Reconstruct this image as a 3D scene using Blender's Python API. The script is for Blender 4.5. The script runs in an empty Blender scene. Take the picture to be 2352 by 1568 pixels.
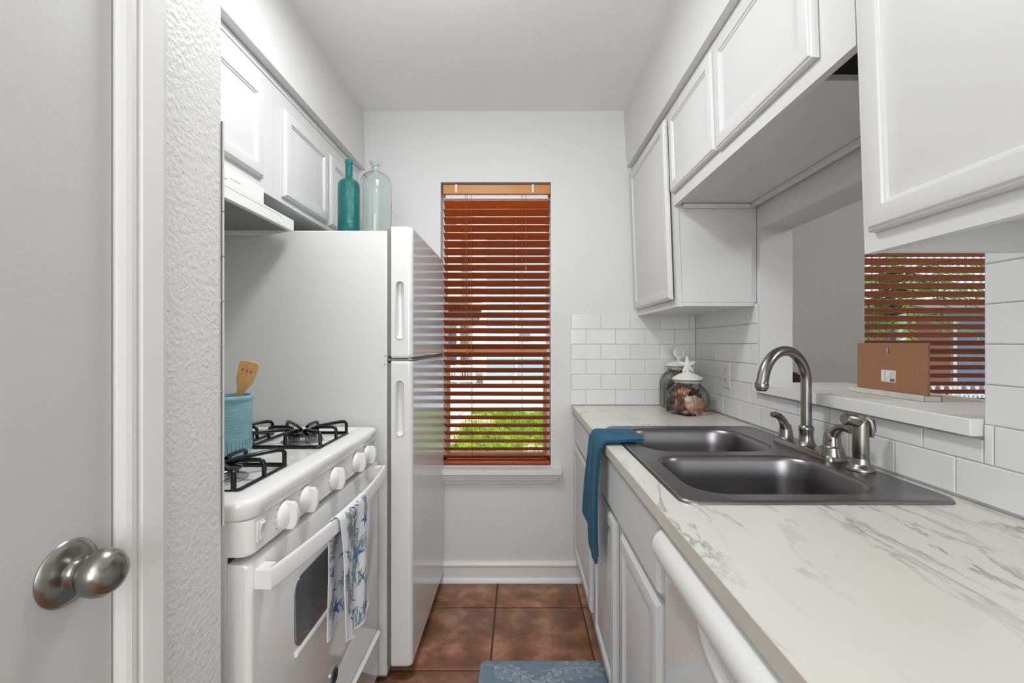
import bpy, bmesh, math, random
from mathutils import Vector, Matrix
random.seed(7)
S = bpy.context.scene
COL = S.collection
PI = math.pi

# ---------------------------------------------------------------- camera, world, lights, exposure
FPX = 1034.0
cam_d = bpy.data.cameras.new('camera'); cam = bpy.data.objects.new('camera', cam_d); COL.objects.link(cam)
cam.location = (0, 0, 1.236); cam.rotation_euler = (PI/2, 0, 0)
cam_d.sensor_fit = 'HORIZONTAL'; cam_d.sensor_width = 36; cam_d.lens = FPX*36/2352
cam_d.shift_x = -16/2352; cam_d.shift_y = 4/2352
cam_d.clip_start = 0.02; cam_d.clip_end = 200
S.camera = cam

W = bpy.data.worlds.new('sky'); S.world = W; W.use_nodes = True
bg = W.node_tree.nodes['Background']
bg.inputs[0].default_value = (0.80, 0.90, 1.0, 1); bg.inputs[1].default_value = 1.7

def light(name, kind, loc, energy, color=(1, 1, 1), **k):
    d = bpy.data.lights.new(name, kind); o = bpy.data.objects.new(name, d); COL.objects.link(o)
    o.location = loc; d.energy = energy; d.color = color
    for a, b in k.items():
        if a == 'rot': o.rotation_euler = b
        else: setattr(d, a, b)
    return o
light('ceiling_lamp', 'AREA', (-0.24, 1.20, 2.40), 10.0, (0.975, 0.99, 1.0), shape='DISK', size=.26)
light('ceiling_lamp_glow', 'POINT', (-0.24, 1.20, 2.27), 2.8, (0.975, 0.99, 1.0), shadow_soft_size=0.12)
light('hall_fill', 'AREA', (-0.1, -2.2, 1.5), 30, (0.955, 0.982, 1.0), shape='RECTANGLE', size=1.7, size_y=1.3, rot=(math.radians(92), 0, 0))  # unseen soft fill added behind the camera, stands for no actual lamp
light('ceiling_bounce_fill', 'AREA', (0.0, -1.7, 1.3), 37, (0.96, 0.985, 1.0), shape='DISK', size=.6, rot=(math.radians(180), 0, 0))  # added upward fill that brightens the ceiling by bounce, no fixture behind it
light('dining_fill', 'POINT', (2.4, 0.2, 2.2), 26, (0.98, 0.99, 1), shadow_soft_size=0.2)  # unseen fill added to brighten the dining side and its blind
light('sun', 'SUN', (0, 0, 10), 2.6, (1, 0.96, 0.9), angle=0.02, rot=(math.radians(38), 0, math.radians(28)))
vs = S.view_settings; vs.view_transform = 'Standard'; vs.look = 'None'; vs.gamma = 1; vs.exposure = 0.17
vs.use_curve_mapping = False
S.cycles.use_denoising = True
S.cycles.max_bounces = 14; S.cycles.diffuse_bounces = 6; S.cycles.glossy_bounces = 6
S.cycles.transmission_bounces = 12; S.cycles.transparent_max_bounces = 24
S.cycles.sample_clamp_indirect = 6

# ---------------------------------------------------------------- materials
def lin(c): return tuple((x/12.92 if x <= .04045 else ((x+.055)/1.055)**2.4) for x in [v/255 for v in c])
def mat(name, rgb, rough=.5, metal=0, bump=None, var=None, **k):
    """rgb in 0-255 sRGB. bump=(scale, distance[, stretch]); var=(scale, amount)"""
    m = bpy.data.materials.new(name); m.use_nodes = True
    nt = m.node_tree; b = nt.nodes['Principled BSDF']
    c = lin(rgb); b.inputs['Base Color'].default_value = (*c, 1)
    b.inputs['Roughness'].default_value = rough; b.inputs['Metallic'].default_value = metal
    for a, v in k.items(): b.inputs[a.replace('_', ' ')].default_value = v
    if bump or var:
        tc = nt.nodes.new('ShaderNodeTexCoord')
    if var:
        n = nt.nodes.new('ShaderNodeTexNoise'); n.inputs['Scale'].default_value = var[0]; n.inputs['Detail'].default_value = 5
        nt.links.new(tc.outputs['Object'], n.inputs['Vector'])
        r = nt.nodes.new('ShaderNodeValToRGB'); a = var[1]
        r.color_ramp.elements[0].position = .3; r.color_ramp.elements[1].position = .7
        r.color_ramp.elements[0].color = (*[x*(1-a) for x in c], 1)
        r.color_ramp.elements[1].color = (*[min(1, x*(1+a)) for x in c], 1)
        nt.links.new(n.outputs[0], r.inputs[0]); nt.links.new(r.outputs[0], b.inputs['Base Color'])
    if bump:
        n = nt.nodes.new('ShaderNodeTexNoise'); n.inputs['Scale'].default_value = bump[0]; n.inputs['Detail'].default_value = 3
        mp = nt.nodes.new('ShaderNodeMapping')
        if len(bump) > 2: mp.inputs['Scale'].default_value = bump[2]
        nt.links.new(tc.outputs['Object'], mp.inputs[0]); nt.links.new(mp.outputs[0], n.inputs['Vector'])
        bp = nt.nodes.new('ShaderNodeBump'); bp.inputs['Distance'].default_value = bump[1]; bp.inputs['Strength'].default_value = 1
        nt.links.new(n.outputs[0], bp.inputs['Height']); nt.links.new(bp.outputs[0], b.inputs['Normal'])
    return m
M = {}
M['wall'] = mat('wall_paint', (216, 216, 216), .6, bump=(55, .0012))
M['wall_rough'] = mat('orange_peel_wall_paint', (224, 224, 222), .45, bump=(125, .0022))
M['ceil'] = mat('ceiling_paint', (236, 236, 235), .8, bump=(40, .001))
M['cab'] = mat('cabinet_paint', (213, 213, 213), .36, bump=(30, .0002))
M['cab_in'] = mat('cabinet_inside', (190, 188, 182), .7)
M['trim'] = mat('trim_paint', (224, 224, 222), .35, bump=(25, .0002))
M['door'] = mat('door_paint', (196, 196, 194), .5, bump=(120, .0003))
M['tile'] = mat('glazed_tile', (222, 223, 222), .12, bump=(14, .0006))
M['grout'] = mat('grout', (205, 205, 203), .8)
M['enamel'] = mat('white_enamel', (232, 232, 230), .12, Coat_Weight=.4)
M['enamel_soft'] = mat('white_appliance_plastic', (232, 232, 230), .28)
M['fridge'] = mat('pebbled_fridge_white', (222, 222, 220), .09, bump=(300, .00010))
M['fridge_side'] = mat('fridge_side_white', (216, 216, 214), .4, bump=(420, .00012))
M['gasket'] = mat('grey_gasket', (120, 120, 118), .6)
M['dark'] = mat('dark_gap', (25, 24, 23), .8)
M['nickel'] = mat('brushed_nickel', (150, 147, 142), .25, 1)
M['steel'] = mat('brushed_steel', (138, 136, 138), .3, 1, bump=(60, .00012, (1, 30, 1)))
M['chrome'] = mat('chrome', (200, 200, 200), .1, 1)
M['castiron'] = mat('black_enamel_grate', (14, 14, 18), .15)
M['burner'] = mat('burner_alloy', (165, 163, 160), .35, .8)
M['glass'] = mat('clear_glass', (250, 255, 252), .02, Transmission_Weight=1.0, IOR=1.45)
M['glass_sea'] = mat('pale_sea_glass', (245, 251, 249), .02, Transmission_Weight=1.0, IOR=1.42)
M['oven_glass'] = mat('oven_glass', (92, 92, 94), .04, Coat_Weight=1.0)
M['ink'] = mat('grey_print', (150, 150, 150), .6)
M['ink_dark'] = mat('dark_print', (50, 50, 52), .6)
M['concrete'] = mat('pale_concrete', (205, 203, 198), .8, var=(2, .06))
M['slat_edge'] = mat('headrail_wood', (196, 128, 62), .4, bump=(20, .0002, (1, 10, 10)))
M['tan'] = mat('tan_window_frame', (196, 150, 118), .5)
M['cord'] = mat('blind_cord', (170, 84, 40), .7)
M['mdf'] = mat('brown_fibreboard', (156, 112, 82), .85, var=(220, .12))
M['label'] = mat('paper_label', (225, 224, 218), .6)
M['yellow'] = mat('yellow_print', (215, 190, 60), .6)
M['whitewash'] = mat('whitewashed_wood', (205, 203, 196), .6, var=(30, .12), bump=(40, .0006, (1, .2, 1)))
M['worn'] = mat('worn_brown_edge', (140, 92, 60), .7)
M['crock'] = mat('glazed_blue_stoneware', (126, 168, 178), .25, var=(18, .15), bump=(30, .0016, (.25, .25, 14)))
M['bamboo'] = mat('bamboo', (222, 172, 112), .5, var=(40, .08))
M['plaster'] = mat('white_resin', (232, 231, 226), .55, bump=(220, .0008))
M['plastic'] = mat('white_outlet_plastic', (222, 222, 220), .25)
M['grass_green'] = mat('grass_blade', (140, 172, 42), .6, var=(9, .75))
M['siding'] = mat('pale_blue_siding', (172, 198, 212), .6)
M['stucco'] = mat('cream_stucco', (222, 216, 200), .8, var=(3, .06))
M['shingle'] = mat('dark_shingle', (110, 108, 114), .8, var=(8, .2))
M['rail'] = mat('white_railing', (228, 228, 230), .5)
M['winglass'] = mat('dark_blue_window', (96, 120, 150), .08)
M['browndoor'] = mat('brown_door', (128, 84, 66), .5)
M['leaf'] = mat('palm_leaf', (86, 142, 60), .5, var=(6, .3))
M['leaf2'] = mat('shrub_leaf', (120, 168, 52), .5, var=(6, .3))
M['trunk'] = mat('bark', (98, 78, 60), .8)
M['darkwood'] = mat('dark_walnut', (66, 34, 28), .35, var=(20, .2))
M['mat_print'] = mat('white_leaf_print', (206, 214, 220), .6)
M['blue_print'] = mat('blue_star_print', (74, 116, 162), .8, var=(90, .3))
M['navy_print'] = mat('navy_print', (62, 88, 124), .8)
M['grey_print2'] = mat('grey_coral_print', (150, 158, 166), .8, var=(150, .3))
M['teal_print'] = mat('grey_green_print', (120, 148, 152), .8, var=(150, .3))
M['soil'] = mat('bare_soil', (196, 176, 150), .9, var=(7, .15))

def nodes(m): return m.node_tree, m.node_tree.nodes['Principled BSDF']
def teal_glass():
    m = mat('teal_hammered_glass', (18, 190, 186), .04, Transmission_Weight=.92, IOR=1.45)
    nt, b = nodes(m); tc = nt.nodes.new('ShaderNodeTexCoord')
    v = nt.nodes.new('ShaderNodeTexVoronoi'); v.inputs['Scale'].default_value = 240
    nt.links.new(tc.outputs['Object'], v.inputs['Vector'])
    bp = nt.nodes.new('ShaderNodeBump'); bp.inputs['Distance'].default_value = .0016; bp.invert = True
    nt.links.new(v.outputs[0], bp.inputs['Height']); nt.links.new(bp.outputs[0], b.inputs['Normal'])
    return m
M['teal'] = teal_glass()
def pane_mat():
    m = bpy.data.materials.new('window_pane_glass'); m.use_nodes = True; nt = m.node_tree
    nt.nodes.remove(nt.nodes['Principled BSDF']); out = nt.nodes['Material Output']
    t = nt.nodes.new('ShaderNodeBsdfTransparent'); t.inputs[0].default_value = (.93, .96, .97, 1)
    g = nt.nodes.new('ShaderNodeBsdfGlossy'); g.inputs['Roughness'].default_value = .02
    f = nt.nodes.new('ShaderNodeFresnel'); f.inputs[0].default_value = 1.3
    mx = nt.nodes.new('ShaderNodeMixShader')
    nt.links.new(f.outputs[0], mx.inputs[0]); nt.links.new(t.outputs[0], mx.inputs[1]); nt.links.new(g.outputs[0], mx.inputs[2])
    nt.links.new(mx.outputs[0], out.inputs[0]); return m
M['pane'] = pane_mat()
def jar_mat():   # thin-walled jar glass, clear with fresnel reflection
    m = pane_mat(); m.name = 'ribbed_jar_glass'
    nt = m.node_tree
    for n in nt.nodes:
        if n.type == 'BSDF_TRANSPARENT': n.inputs[0].default_value = (.965, .97, .965, 1)
        if n.type == 'FRESNEL': n.inputs[0].default_value = 1.5
    return m
M['jar'] = jar_mat()
def wood_slat(name, rgb, trans):
    m = mat(name, rgb, .38, Coat_Weight=.15)
    nt, b = nodes(m); tc = nt.nodes.new('ShaderNodeTexCoord'); mp = nt.nodes.new('ShaderNodeMapping')
    mp.inputs['Scale'].default_value = (3, 60, 60); n = nt.nodes.new('ShaderNodeTexNoise'); n.inputs['Scale'].default_value = 4
    n.inputs['Detail'].default_value = 6
    nt.links.new(tc.outputs['Object'], mp.inputs[0]); nt.links.new(mp.outputs[0], n.inputs['Vector'])
    r = nt.nodes.new('ShaderNodeValToRGB'); c = lin(rgb)
    r.color_ramp.elements[0].position = .3; r.color_ramp.elements[1].position = .7
    r.color_ramp.elements[0].color = (*[x*.72 for x in c], 1); r.color_ramp.elements[1].color = (*[x*1.22 for x in c], 1)
    nt.links.new(n.outputs[0], r.inputs[0]); nt.links.new(r.outputs[0], b.inputs['Base Color'])
    return m
M['slat'] = wood_slat('cherry_wood_slat', (176, 82, 30), 0)
M['slat2'] = wood_slat('cherry_slat_lightened', (212, 142, 108), 0)  # same wood as the kitchen blind, colour lightened to offset weak dining light
def marble():
    m = mat('marble_laminate', (226, 224, 218), .22)
    nt, b = nodes(m); N = nt.nodes.new; L = nt.links.new
    tc = N('ShaderNodeTexCoord'); mp = N('ShaderNodeMapping'); mp.inputs['Rotation'].default_value = (0, 0, math.radians(-24))
    mp.inputs['Scale'].default_value = (6.5, 1.9, 1)
    L(tc.outputs['Object'], mp.inputs[0])
    w = N('ShaderNodeTexNoise'); w.inputs['Scale'].default_value = 1.6; w.inputs['Detail'].default_value = 9; w.inputs['Roughness'].default_value = .62; w.inputs['Distortion'].default_value = .5
    L(mp.outputs[0], w.inputs['Vector'])
    a = N('ShaderNodeMath'); a.operation = 'SUBTRACT'; a.inputs[1].default_value = .5; L(w.outputs[0], a.inputs[0])
    ab = N('ShaderNodeMath'); ab.operation = 'ABSOLUTE'; L(a.outputs[0], ab.inputs[0])
    r = N('ShaderNodeValToRGB'); r.color_ramp.elements[0].position = 0; r.color_ramp.elements[0].color = (1, 1, 1, 1)
    r.color_ramp.elements[1].position = .028; r.color_ramp.elements[1].color = (0, 0, 0, 1); L(ab.outputs[0], r.inputs[0])
    # patchiness mask
    n2 = N('ShaderNodeTexNoise'); n2.inputs['Scale'].default_value = .9; n2.inputs['Detail'].default_value = 3
    L(mp.outputs[0], n2.inputs['Vector'])
    r2 = N('ShaderNodeValToRGB'); r2.color_ramp.elements[0].position = .47; r2.color_ramp.elements[1].position = .68; L(n2.outputs[0], r2.inputs[0])
    mu = N('ShaderNodeMath'); mu.operation = 'MULTIPLY'; L(r.outputs[0], mu.inputs[0]); L(r2.outputs[0], mu.inputs[1])
    n3 = N('ShaderNodeTexNoise'); n3.inputs['Scale'].default_value = 2.6; n3.inputs['Detail'].default_value = 8; L(mp.outputs[0], n3.inputs['Vector'])
    r3 = N('ShaderNodeValToRGB'); r3.color_ramp.elements[0].position = .60; r3.color_ramp.elements[1].position = .82; L(n3.outputs[0], r3.inputs[0])
    m3 = N('ShaderNodeMath'); m3.operation = 'MULTIPLY'; m3.inputs[1].default_value = .45; L(r3.outputs[0], m3.inputs[0])
    ad = N('ShaderNodeMath'); ad.operation = 'ADD'; ad.use_clamp = True; L(mu.outputs[0], ad.inputs[0]); L(m3.outputs[0], ad.inputs[1])
    m4 = N('ShaderNodeMath'); m4.operation = 'MULTIPLY'; m4.inputs[1].default_value = 1.0; L(ad.outputs[0], m4.inputs[0])
    mx = N('ShaderNodeMix'); mx.data_type = 'RGBA'; mx.inputs[6].default_value = (*lin((212, 210, 203)), 1); mx.inputs[7].default_value = (*lin((112, 110, 108)), 1)
    L(m4.outputs[0], mx.inputs[0]); L(mx.outputs[2], b.inputs['Base Color'])
    return m
M['marble'] = marble()
def floor_mat():
    m = mat('brown_ceramic_tile', (150, 98, 70), .42)
    nt, b = nodes(m); N = nt.nodes.new; L = nt.links.new
    tc = N('ShaderNodeTexCoord'); n = N('ShaderNodeTexNoise'); n.inputs['Scale'].default_value = 10; n.inputs['Detail'].default_value = 8; n.inputs['Roughness'].default_value = .6
    L(tc.outputs['Object'], n.inputs['Vector'])
    r = N('ShaderNodeValToRGB'); e = r.color_ramp.elements
    e[0].position = .36; e[0].color = (*lin((118, 82, 62)), 1); e[1].position = .64; e[1].color = (*lin((176, 130, 104)), 1)
    x = e.new(.5); x.color = (*lin((142, 98, 74)), 1)
    L(n.outputs[0], r.inputs[0]); L(r.outputs[0], b.inputs['Base Color'])
    bp = N('ShaderNodeBump'); bp.inputs['Distance'].default_value = .0008; L(n.outputs[0], bp.inputs['Height']); L(bp.outputs[0], b.inputs['Normal'])
    return m
M['floor'] = floor_mat()
M['floor_grout'] = mat('dark_floor_grout', (92, 62, 48), .85)
def towel_mat(name, rgb):
    m = mat(name, rgb, .9, Sheen_Weight=.05)
    nt, b = nodes(m); tc = nt.nodes.new('ShaderNodeTexCoord')
    w = nt.nodes.new('ShaderNodeTexNoise'); w.inputs['Scale'].default_value = 1300
    nt.links.new(tc.outputs['Object'], w.inputs['Vector'])
    bp = nt.nodes.new('ShaderNodeBump'); bp.inputs['Distance'].default_value = .0004
    nt.links.new(w.outputs[0], bp.inputs['Height']); nt.links.new(bp.outputs[0], b.inputs['Normal']); return m
M['bluetowel'] = towel_mat('blue_towel_cloth', (8, 82, 112))
M['printtowel'] = towel_mat('white_towel_cloth', (228, 230, 234))
M['mat_blue'] = mat('slate_blue_mat', (130, 154, 170), .7, var=(25, .07))
def shellmat(name, a, bcol, sc):
    m = mat(name, a, .4)
    nt, b = nodes(m); N = nt.nodes.new; L = nt.links.new
    tc = N('ShaderNodeTexCoord'); w = N('ShaderNodeTexWave'); w.inputs['Scale'].default_value = sc; w.inputs['Distortion'].default_value = 2.5; w.inputs['Detail'].default_value = 2
    L(tc.outputs['Object'], w.inputs['Vector'])
    mx = N('ShaderNodeMix'); mx.data_type = 'RGBA'; mx.inputs[6].default_value = (*lin(a), 1); mx.inputs[7].default_value = (*lin(bcol), 1)
    L(w.outputs[0], mx.inputs[0]); L(mx.outputs[2], b.inputs['Base Color']); return m
M['sh_tan'] = shellmat('tan_shell', (226, 186, 156), (200, 148, 114), 22)
M['sh_rust'] = shellmat('rust_shell', (184, 124, 100), (128, 80, 66), 26)
M['sh_white'] = shellmat('white_shell', (226, 218, 206), (176, 164, 150), 70)
M['sh_orange'] = shellmat('orange_shell', (224, 162, 116), (176, 110, 74), 34)
M['sh_dark'] = shellmat('dark_shell', (46, 40, 44), (20, 20, 26), 40)
M['sh_plum'] = shellmat('plum_shell', (128, 84, 84), (70, 46, 52), 50)
M['sh_slate'] = shellmat('slate_shell', (60, 78, 92), (30, 38, 48), 50)

# ---------------------------------------------------------------- mesh builder
ROOTLOC = {}
class MB:
    def __init__(s): s.v = []; s.f = []
    def box(s, x0, x1, y0, y1, z0, z1):
        n = len(s.v)
        x0, x1 = sorted((x0, x1)); y0, y1 = sorted((y0, y1)); z0, z1 = sorted((z0, z1))
        s.v += [(x0,y0,z0),(x1,y0,z0),(x1,y1,z0),(x0,y1,z0),(x0,y0,z1),(x1,y0,z1),(x1,y1,z1),(x0,y1,z1)]
        s.f += [tuple(n+i for i in q) for q in ((0,3,2,1),(4,5,6,7),(0,1,5,4),(1,2,6,5),(2,3,7,6),(3,0,4,7))]
        return s
    def loops(s, L, close=True, cap0=False, cap1=False):
        """list of equal length point loops, bridged"""
        n0 = len(s.v); k = len(L[0])
        for l in L: s.v += [tuple(p) for p in l]
        for i in range(len(L)-1):
            for j in range(k if close else k-1):
                a = n0+i*k+j; b = n0+i*k+(j+1) % k
                s.f.append((a, b, b+k, a+k))
        if cap0: s.f.append(tuple(n0+j for j in range(k))[::-1])
        if cap1: s.f.append(tuple(n0+(len(L)-1)*k+j for j in range(k)))
        return s
    def lathe(s, prof, c=(0, 0, 0), axis='Z', seg=32, ax=None):
        c = Vector(c)
        R = Matrix.Identity(3)
        if ax is not None: R = Vector((0, 0, 1)).rotation_difference(Vector(ax).normalized()).to_matrix()
        elif axis == 'X': R = Vector((0, 0, 1)).rotation_difference(Vector((1, 0, 0))).to_matrix()
        elif axis == 'Y': R = Vector((0, 0, 1)).rotation_difference(Vector((0, 1, 0))).to_matrix()
        L = []
        for r, h in prof:
            r = max(r, 1e-5)
            L.append([c + R @ Vector((r*math.cos(2*PI*j/seg), r*math.sin(2*PI*j/seg), h)) for j in range(seg)])
        s.loops(L, True, True, True); return s
    def tube(s, pts, rad, seg=12, cap=True, flat=1.0):
        pts = [Vector(p) for p in pts]; n = len(pts)
        if not hasattr(rad, '__len__'): rad = [rad]*n
        L = []; up = None
        for i, p in enumerate(pts):
            t = (pts[min(i+1, n-1)]-pts[max(i-1, 0)]).normalized()
            if up is None:
                up = Vector((0, 0, 1)) if abs(t.z) < .9 else Vector((1, 0, 0))
                up = (up - t*up.dot(t)).normalized()
            else:
                up = (up - t*up.dot(t)).normalized()
            sd = t.cross(up)
            L.append([p + up*(rad[i]*flat*math.cos(2*PI*j/seg)) + sd*(rad[i]*math.sin(2*PI*j/seg)) for j in range(seg)])
        s.loops(L, True, cap, cap); return s
    def prism(s, poly, fn, a, b):
        """poly 2D, fn(u,v,w)->xyz, extruded w from a to b"""
        s.loops([[fn(u, v, a) for u, v in poly], [fn(u, v, b) for u, v in poly]], True, True, True); return s
    def rings(s, prof, u0, u1, v0, v1, fn, back=0.0):
        """panel: rectangle rings inset d at height h"""
        L = [[fn(u0, v0, back), fn(u1, v0, back), fn(u1, v1, back), fn(u0, v1, back)]]
        for d, h in prof:
            L.append([fn(u0+d, v0+d, h), fn(u1-d, v0+d, h), fn(u1-d, v1-d, h), fn(u0+d, v1-d, h)])
        s.loops(L, True, True, True); return s
    def ball(s, c, r, seg=16, rg=10, sc=(1, 1, 1), R=None):
        R = R or Matrix.Identity(3); c = Vector(c); L = []
        for i in range(1, rg):
            a = PI*i/rg
            L.append([c + R @ Vector((r*sc[0]*math.sin(a)*math.cos(2*PI*j/seg), r*sc[1]*math.sin(a)*math.sin(2*PI*j/seg), -r*sc[2]*math.cos(a))) for j in range(seg)])
        s.loops(L, True, True, True); return s
    def grid(s, fn, nu, nv):
        n0 = len(s.v)
        for i in range(nu+1):
            for j in range(nv+1): s.v.append(tuple(fn(i/nu, j/nv)))
        for i in range(nu):
            for j in range(nv):
                a = n0+i*(nv+1)+j; s.f.append((a, a+nv+1, a+nv+2, a+1))
        return s
    def xf(s, fn): s.v = [tuple(fn(Vector(p))) for p in s.v]; return s
    def build(s, name, m, parent=None, bevel=0, ang=35, local=False, seg=2, solid=0, sub=0):
        if parent is not None:
            off = Vector((0, 0, 0)) if local else ROOTLOC[parent.name]
        elif local: off = Vector((0, 0, 0))
        else:
            xs = [p[0] for p in s.v]; ys = [p[1] for p in s.v]; zs = [p[2] for p in s.v]
            off = Vector(((min(xs)+max(xs))/2, (min(ys)+max(ys))/2, min(zs)))
        me = bpy.data.meshes.new(name)
        me.from_pydata([tuple(Vector(p)-off) for p in s.v], [], s.f)
        bm = bmesh.new(); bm.from_mesh(me)
        bmesh.ops.remove_doubles(bm, verts=bm.verts, dist=1e-6)
        bmesh.ops.recalc_face_normals(bm, faces=bm.faces)
        for f in bm.faces: f.smooth = True
        ca = math.radians(ang)
        for e in bm.edges:
            e.smooth = len(e.link_faces) == 2 and e.calc_face_angle(0) < ca
        bm.to_mesh(me); bm.free()
        me.materials.append(m if not isinstance(m, str) else M[m])
        o = bpy.data.objects.new(name, me); COL.objects.link(o)
        if parent is not None:
            o.parent = parent; ROOTLOC[o.name] = ROOTLOC[parent.name]
        else:
            if not local: o.location = off
            ROOTLOC[o.name] = off.copy()
        if solid:
            d = o.modifiers.new('thickness', 'SOLIDIFY'); d.thickness = solid; d.offset = 0
        if bevel:
            d = o.modifiers.new('bevel', 'BEVEL'); d.width = bevel; d.segments = seg; d.limit_method = 'ANGLE'; d.angle_limit = math.radians(40)
            d.harden_normals = False
        if sub:
            d = o.modifiers.new('sub', 'SUBSURF'); d.levels = sub; d.render_levels = sub
        return o
def box(*a): return MB().box(*a)
def thing(name, label, cat, loc=(0, 0, 0), rz=0, group=None):
    o = bpy.data.objects.new(name, None); COL.objects.link(o); o.location = loc; o.rotation_euler = (0, 0, rz)
    o.empty_display_size = .05
    o['label'] = label; o['category'] = cat
    if group: o['group'] = group
    ROOTLOC[o.name] = Vector(loc); return o
def tag(o, label, cat, group=None, kind=None):
    if kind: o['kind'] = kind
    o['label'] = label; o['category'] = cat
    if group: o['group'] = group
    return o
def struct(o, label=None):
    o['kind'] = 'structure'
    if label: o['label'] = label
    return o
def rrect(x0, x1, y0, y1, r, n=6):
    P = []
    for cx, cy, a0 in ((x1-r, y1-r, 0), (x0+r, y1-r, 90), (x0+r, y0+r, 180), (x1-r, y0+r, 270)):
        for i in range(n+1):
            a = math.radians(a0+90*i/n); P.append((cx+r*math.cos(a), cy+r*math.sin(a)))
    return P
def slab_holes(mb, u0, u1, v0, v1, holes, fn3):
    us = sorted({u0, u1, *[h[0] for h in holes], *[h[1] for h in holes]}); vs_ = sorted({v0, v1, *[h[2] for h in holes], *[h[3] for h in holes]})
    for i in range(len(us)-1):
        for j in range(len(vs_)-1):
            cu = (us[i]+us[i+1])/2; cv = (vs_[j]+vs_[j+1])/2
            if any(h[0] < cu < h[1] and h[2] < cv < h[3] for h in holes): continue
            fn3(mb, us[i], us[i+1], vs_[j], vs_[j+1])
    return mb
# ================================================================ SETTING
H = 2.445; YB = 2.345; XW = .924
# window holes (in back wall)
W1 = (-.408, .166, .597, 2.075); W2 = (1.80, 2.70, .60, 2.075)
b = MB(); slab_holes(b, -1.3, 4.2, -.0, H, [W1, W2], lambda m, a, c, d, e: m.box(a, c, YB, YB+.14, d, e))
struct(b.build('wall_back', 'wall'), 'pale grey textured back wall with a tall narrow window')
# right partition with pass-through
OP = (.89, 1.726, 1.051, 1.675)
b = MB(); slab_holes(b, -2.6, YB, 0, H, [OP], lambda m, a, c, d, e: m.box(XW, XW+.125, a, c, d, e))
struct(b.build('wall_right', 'wall'), 'white partition wall with a pass-through opening over the sink')
struct(box(-1.30, -1.18, .66, YB, 0, H).build('wall_left', 'wall'))
# stub wall beside the range + door wall
DY0, DY1 = -.30, .5825
b = box(-1.30, -.52, .655, .785, 0, H); b.box(-.64, -.52, DY1+.02, .655, 0, H); b.box(-.64, -.52, -1.3, DY0, 0, H); b.box(-.64, -.52, DY0, DY1+.02, 2.06, H)
struct(b.build('wall_hall', 'wall_rough'), 'stub wall with heavy orange peel texture between the door and the range')
struct(box(-1.9, -.64, -1.42, -1.3, 0, H).build('wall_hall_return', 'wall'))
struct(box(-2.0, -1.9, -2.6, -1.3, 0, H).build('wall_hall_side', 'wall'))
struct(box(-2.0, XW+.125, -2.72, -2.6, 0, H).build('wall_rear', 'wall'))
struct(box(4.2, 4.32, -2.6, YB+.14, 0, H).build('wall_dining_right', 'wall'))
struct(box(XW+.125, 4.2, -2.72, -2.6, 0, H).build('wall_dining_rear', 'wall'))
struct(box(-2.0, 4.32, -2.72, YB+.14, H, H+.1).build('ceiling', 'ceil'), 'flat white ceiling')
# soffits
b = MB().prism([(-1.18, 2.14), (-.80, 2.14), (-.81, H), (-1.18, H)], lambda u, v, w: (u, w, v), .785, YB)
struct(b.build('wall_soffit_left', 'wall'), 'boxed white soffit above the left wall cabinets')
b = MB().prism([(.562, 2.15), (XW, 2.15), (XW, H), (.545, H)], lambda u, v, w: (u, w, v), -2.6, YB)
struct(b.build('wall_soffit_right', 'wall'), 'boxed white soffit above the right wall cabinets')
# floor
b = box(-2.0, 4.32, -2.72, YB+.14, -.1, -.004)
flo = struct(b.build('floor', 'floor_grout'), 'brown square ceramic tile floor with dark grout')
b = MB(); P = .405; g = .004
xs = [-.11+P*k for k in range(-5, 12)]; ys = [2.108+P*k for k in range(-12, 2)]
for x in xs[:-1]:
    for y in ys[:-1]:
        x0, x1, y0, y1 = x+g, x+P-g, y+g, min(y+P-g, YB)
        if y0 >= YB: continue
        dz = random.uniform(-.0006, .0006)
        b.loops([[(x0, y0, -.006), (x1, y0, -.006), (x1, y1, -.006), (x0, y1, -.006)], [(x0, y0, -.002+dz), (x1, y0, -.002+dz), (x1, y1, -.002+dz), (x0, y1, -.002+dz)],
                 [(x0+.003, y0+.003, dz), (x1-.003, y0+.003, dz), (x1-.003, y1-.003, dz), (x0+.003, y1-.003, dz)]], True, False, True)
b.build('floor_tiles', 'floor', flo)
# baseboard on the back wall
prof = [(0, 0), (.030, 0), (.029, .008), (.025, .016), (.019, .021), (.013, .023), (.013, .074), (.016, .078), (.018, .084), (.017, .091), (.012, .096), (.009, .104), (0, .104)]
b = MB().prism([(YB-d, z) for d, z in prof], lambda u, v, w: (w, u, v), -.41, .33)
struct(b.build('baseboard_back', 'trim', ang=20), 'white baseboard under the kitchen window')

# window trim: stool and apron
def stool():
    b = MB()
    st = [(.058, .593, 0), (.058, .566, 0), (.05, .560, -.004), (.046, .548, -.008), (.040, .545, -.012), (.036, .532, -.020), (.026, .524, -.028), (.022, .512, -.04), (.012, .506, -.05), (0, .506, -.05)]
    L = [[(-.46, YB, .593), (.218, YB, .593)], [(-.46, YB-.058, .593), (.218, YB-.058, .593)]]
    pts = [(-.058, .593, 0)]
    L = [[(-.43, YB, .595), (.218, YB, .595)]]
    for d, z, e in st: L.append([(-.43, YB-d, z), (.218+e, YB-d, z)])
    b.loops(L, False)
    n = len(b.v)
    # end cap right & left
    k = len(L)
    b.v += [(.19, YB, .506)]
    b.f.append(tuple(2*i+1 for i in range(k))); b.f.append(tuple(2*i for i in range(k))[::-1])
    b.v.pop()
    b.box(-.43, .166, YB, YB+.09, .575, .595)
    return b
struct(stool().build('trim_1', 'trim', ang=15), 'white moulded window sill and apron under the blind')

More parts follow.
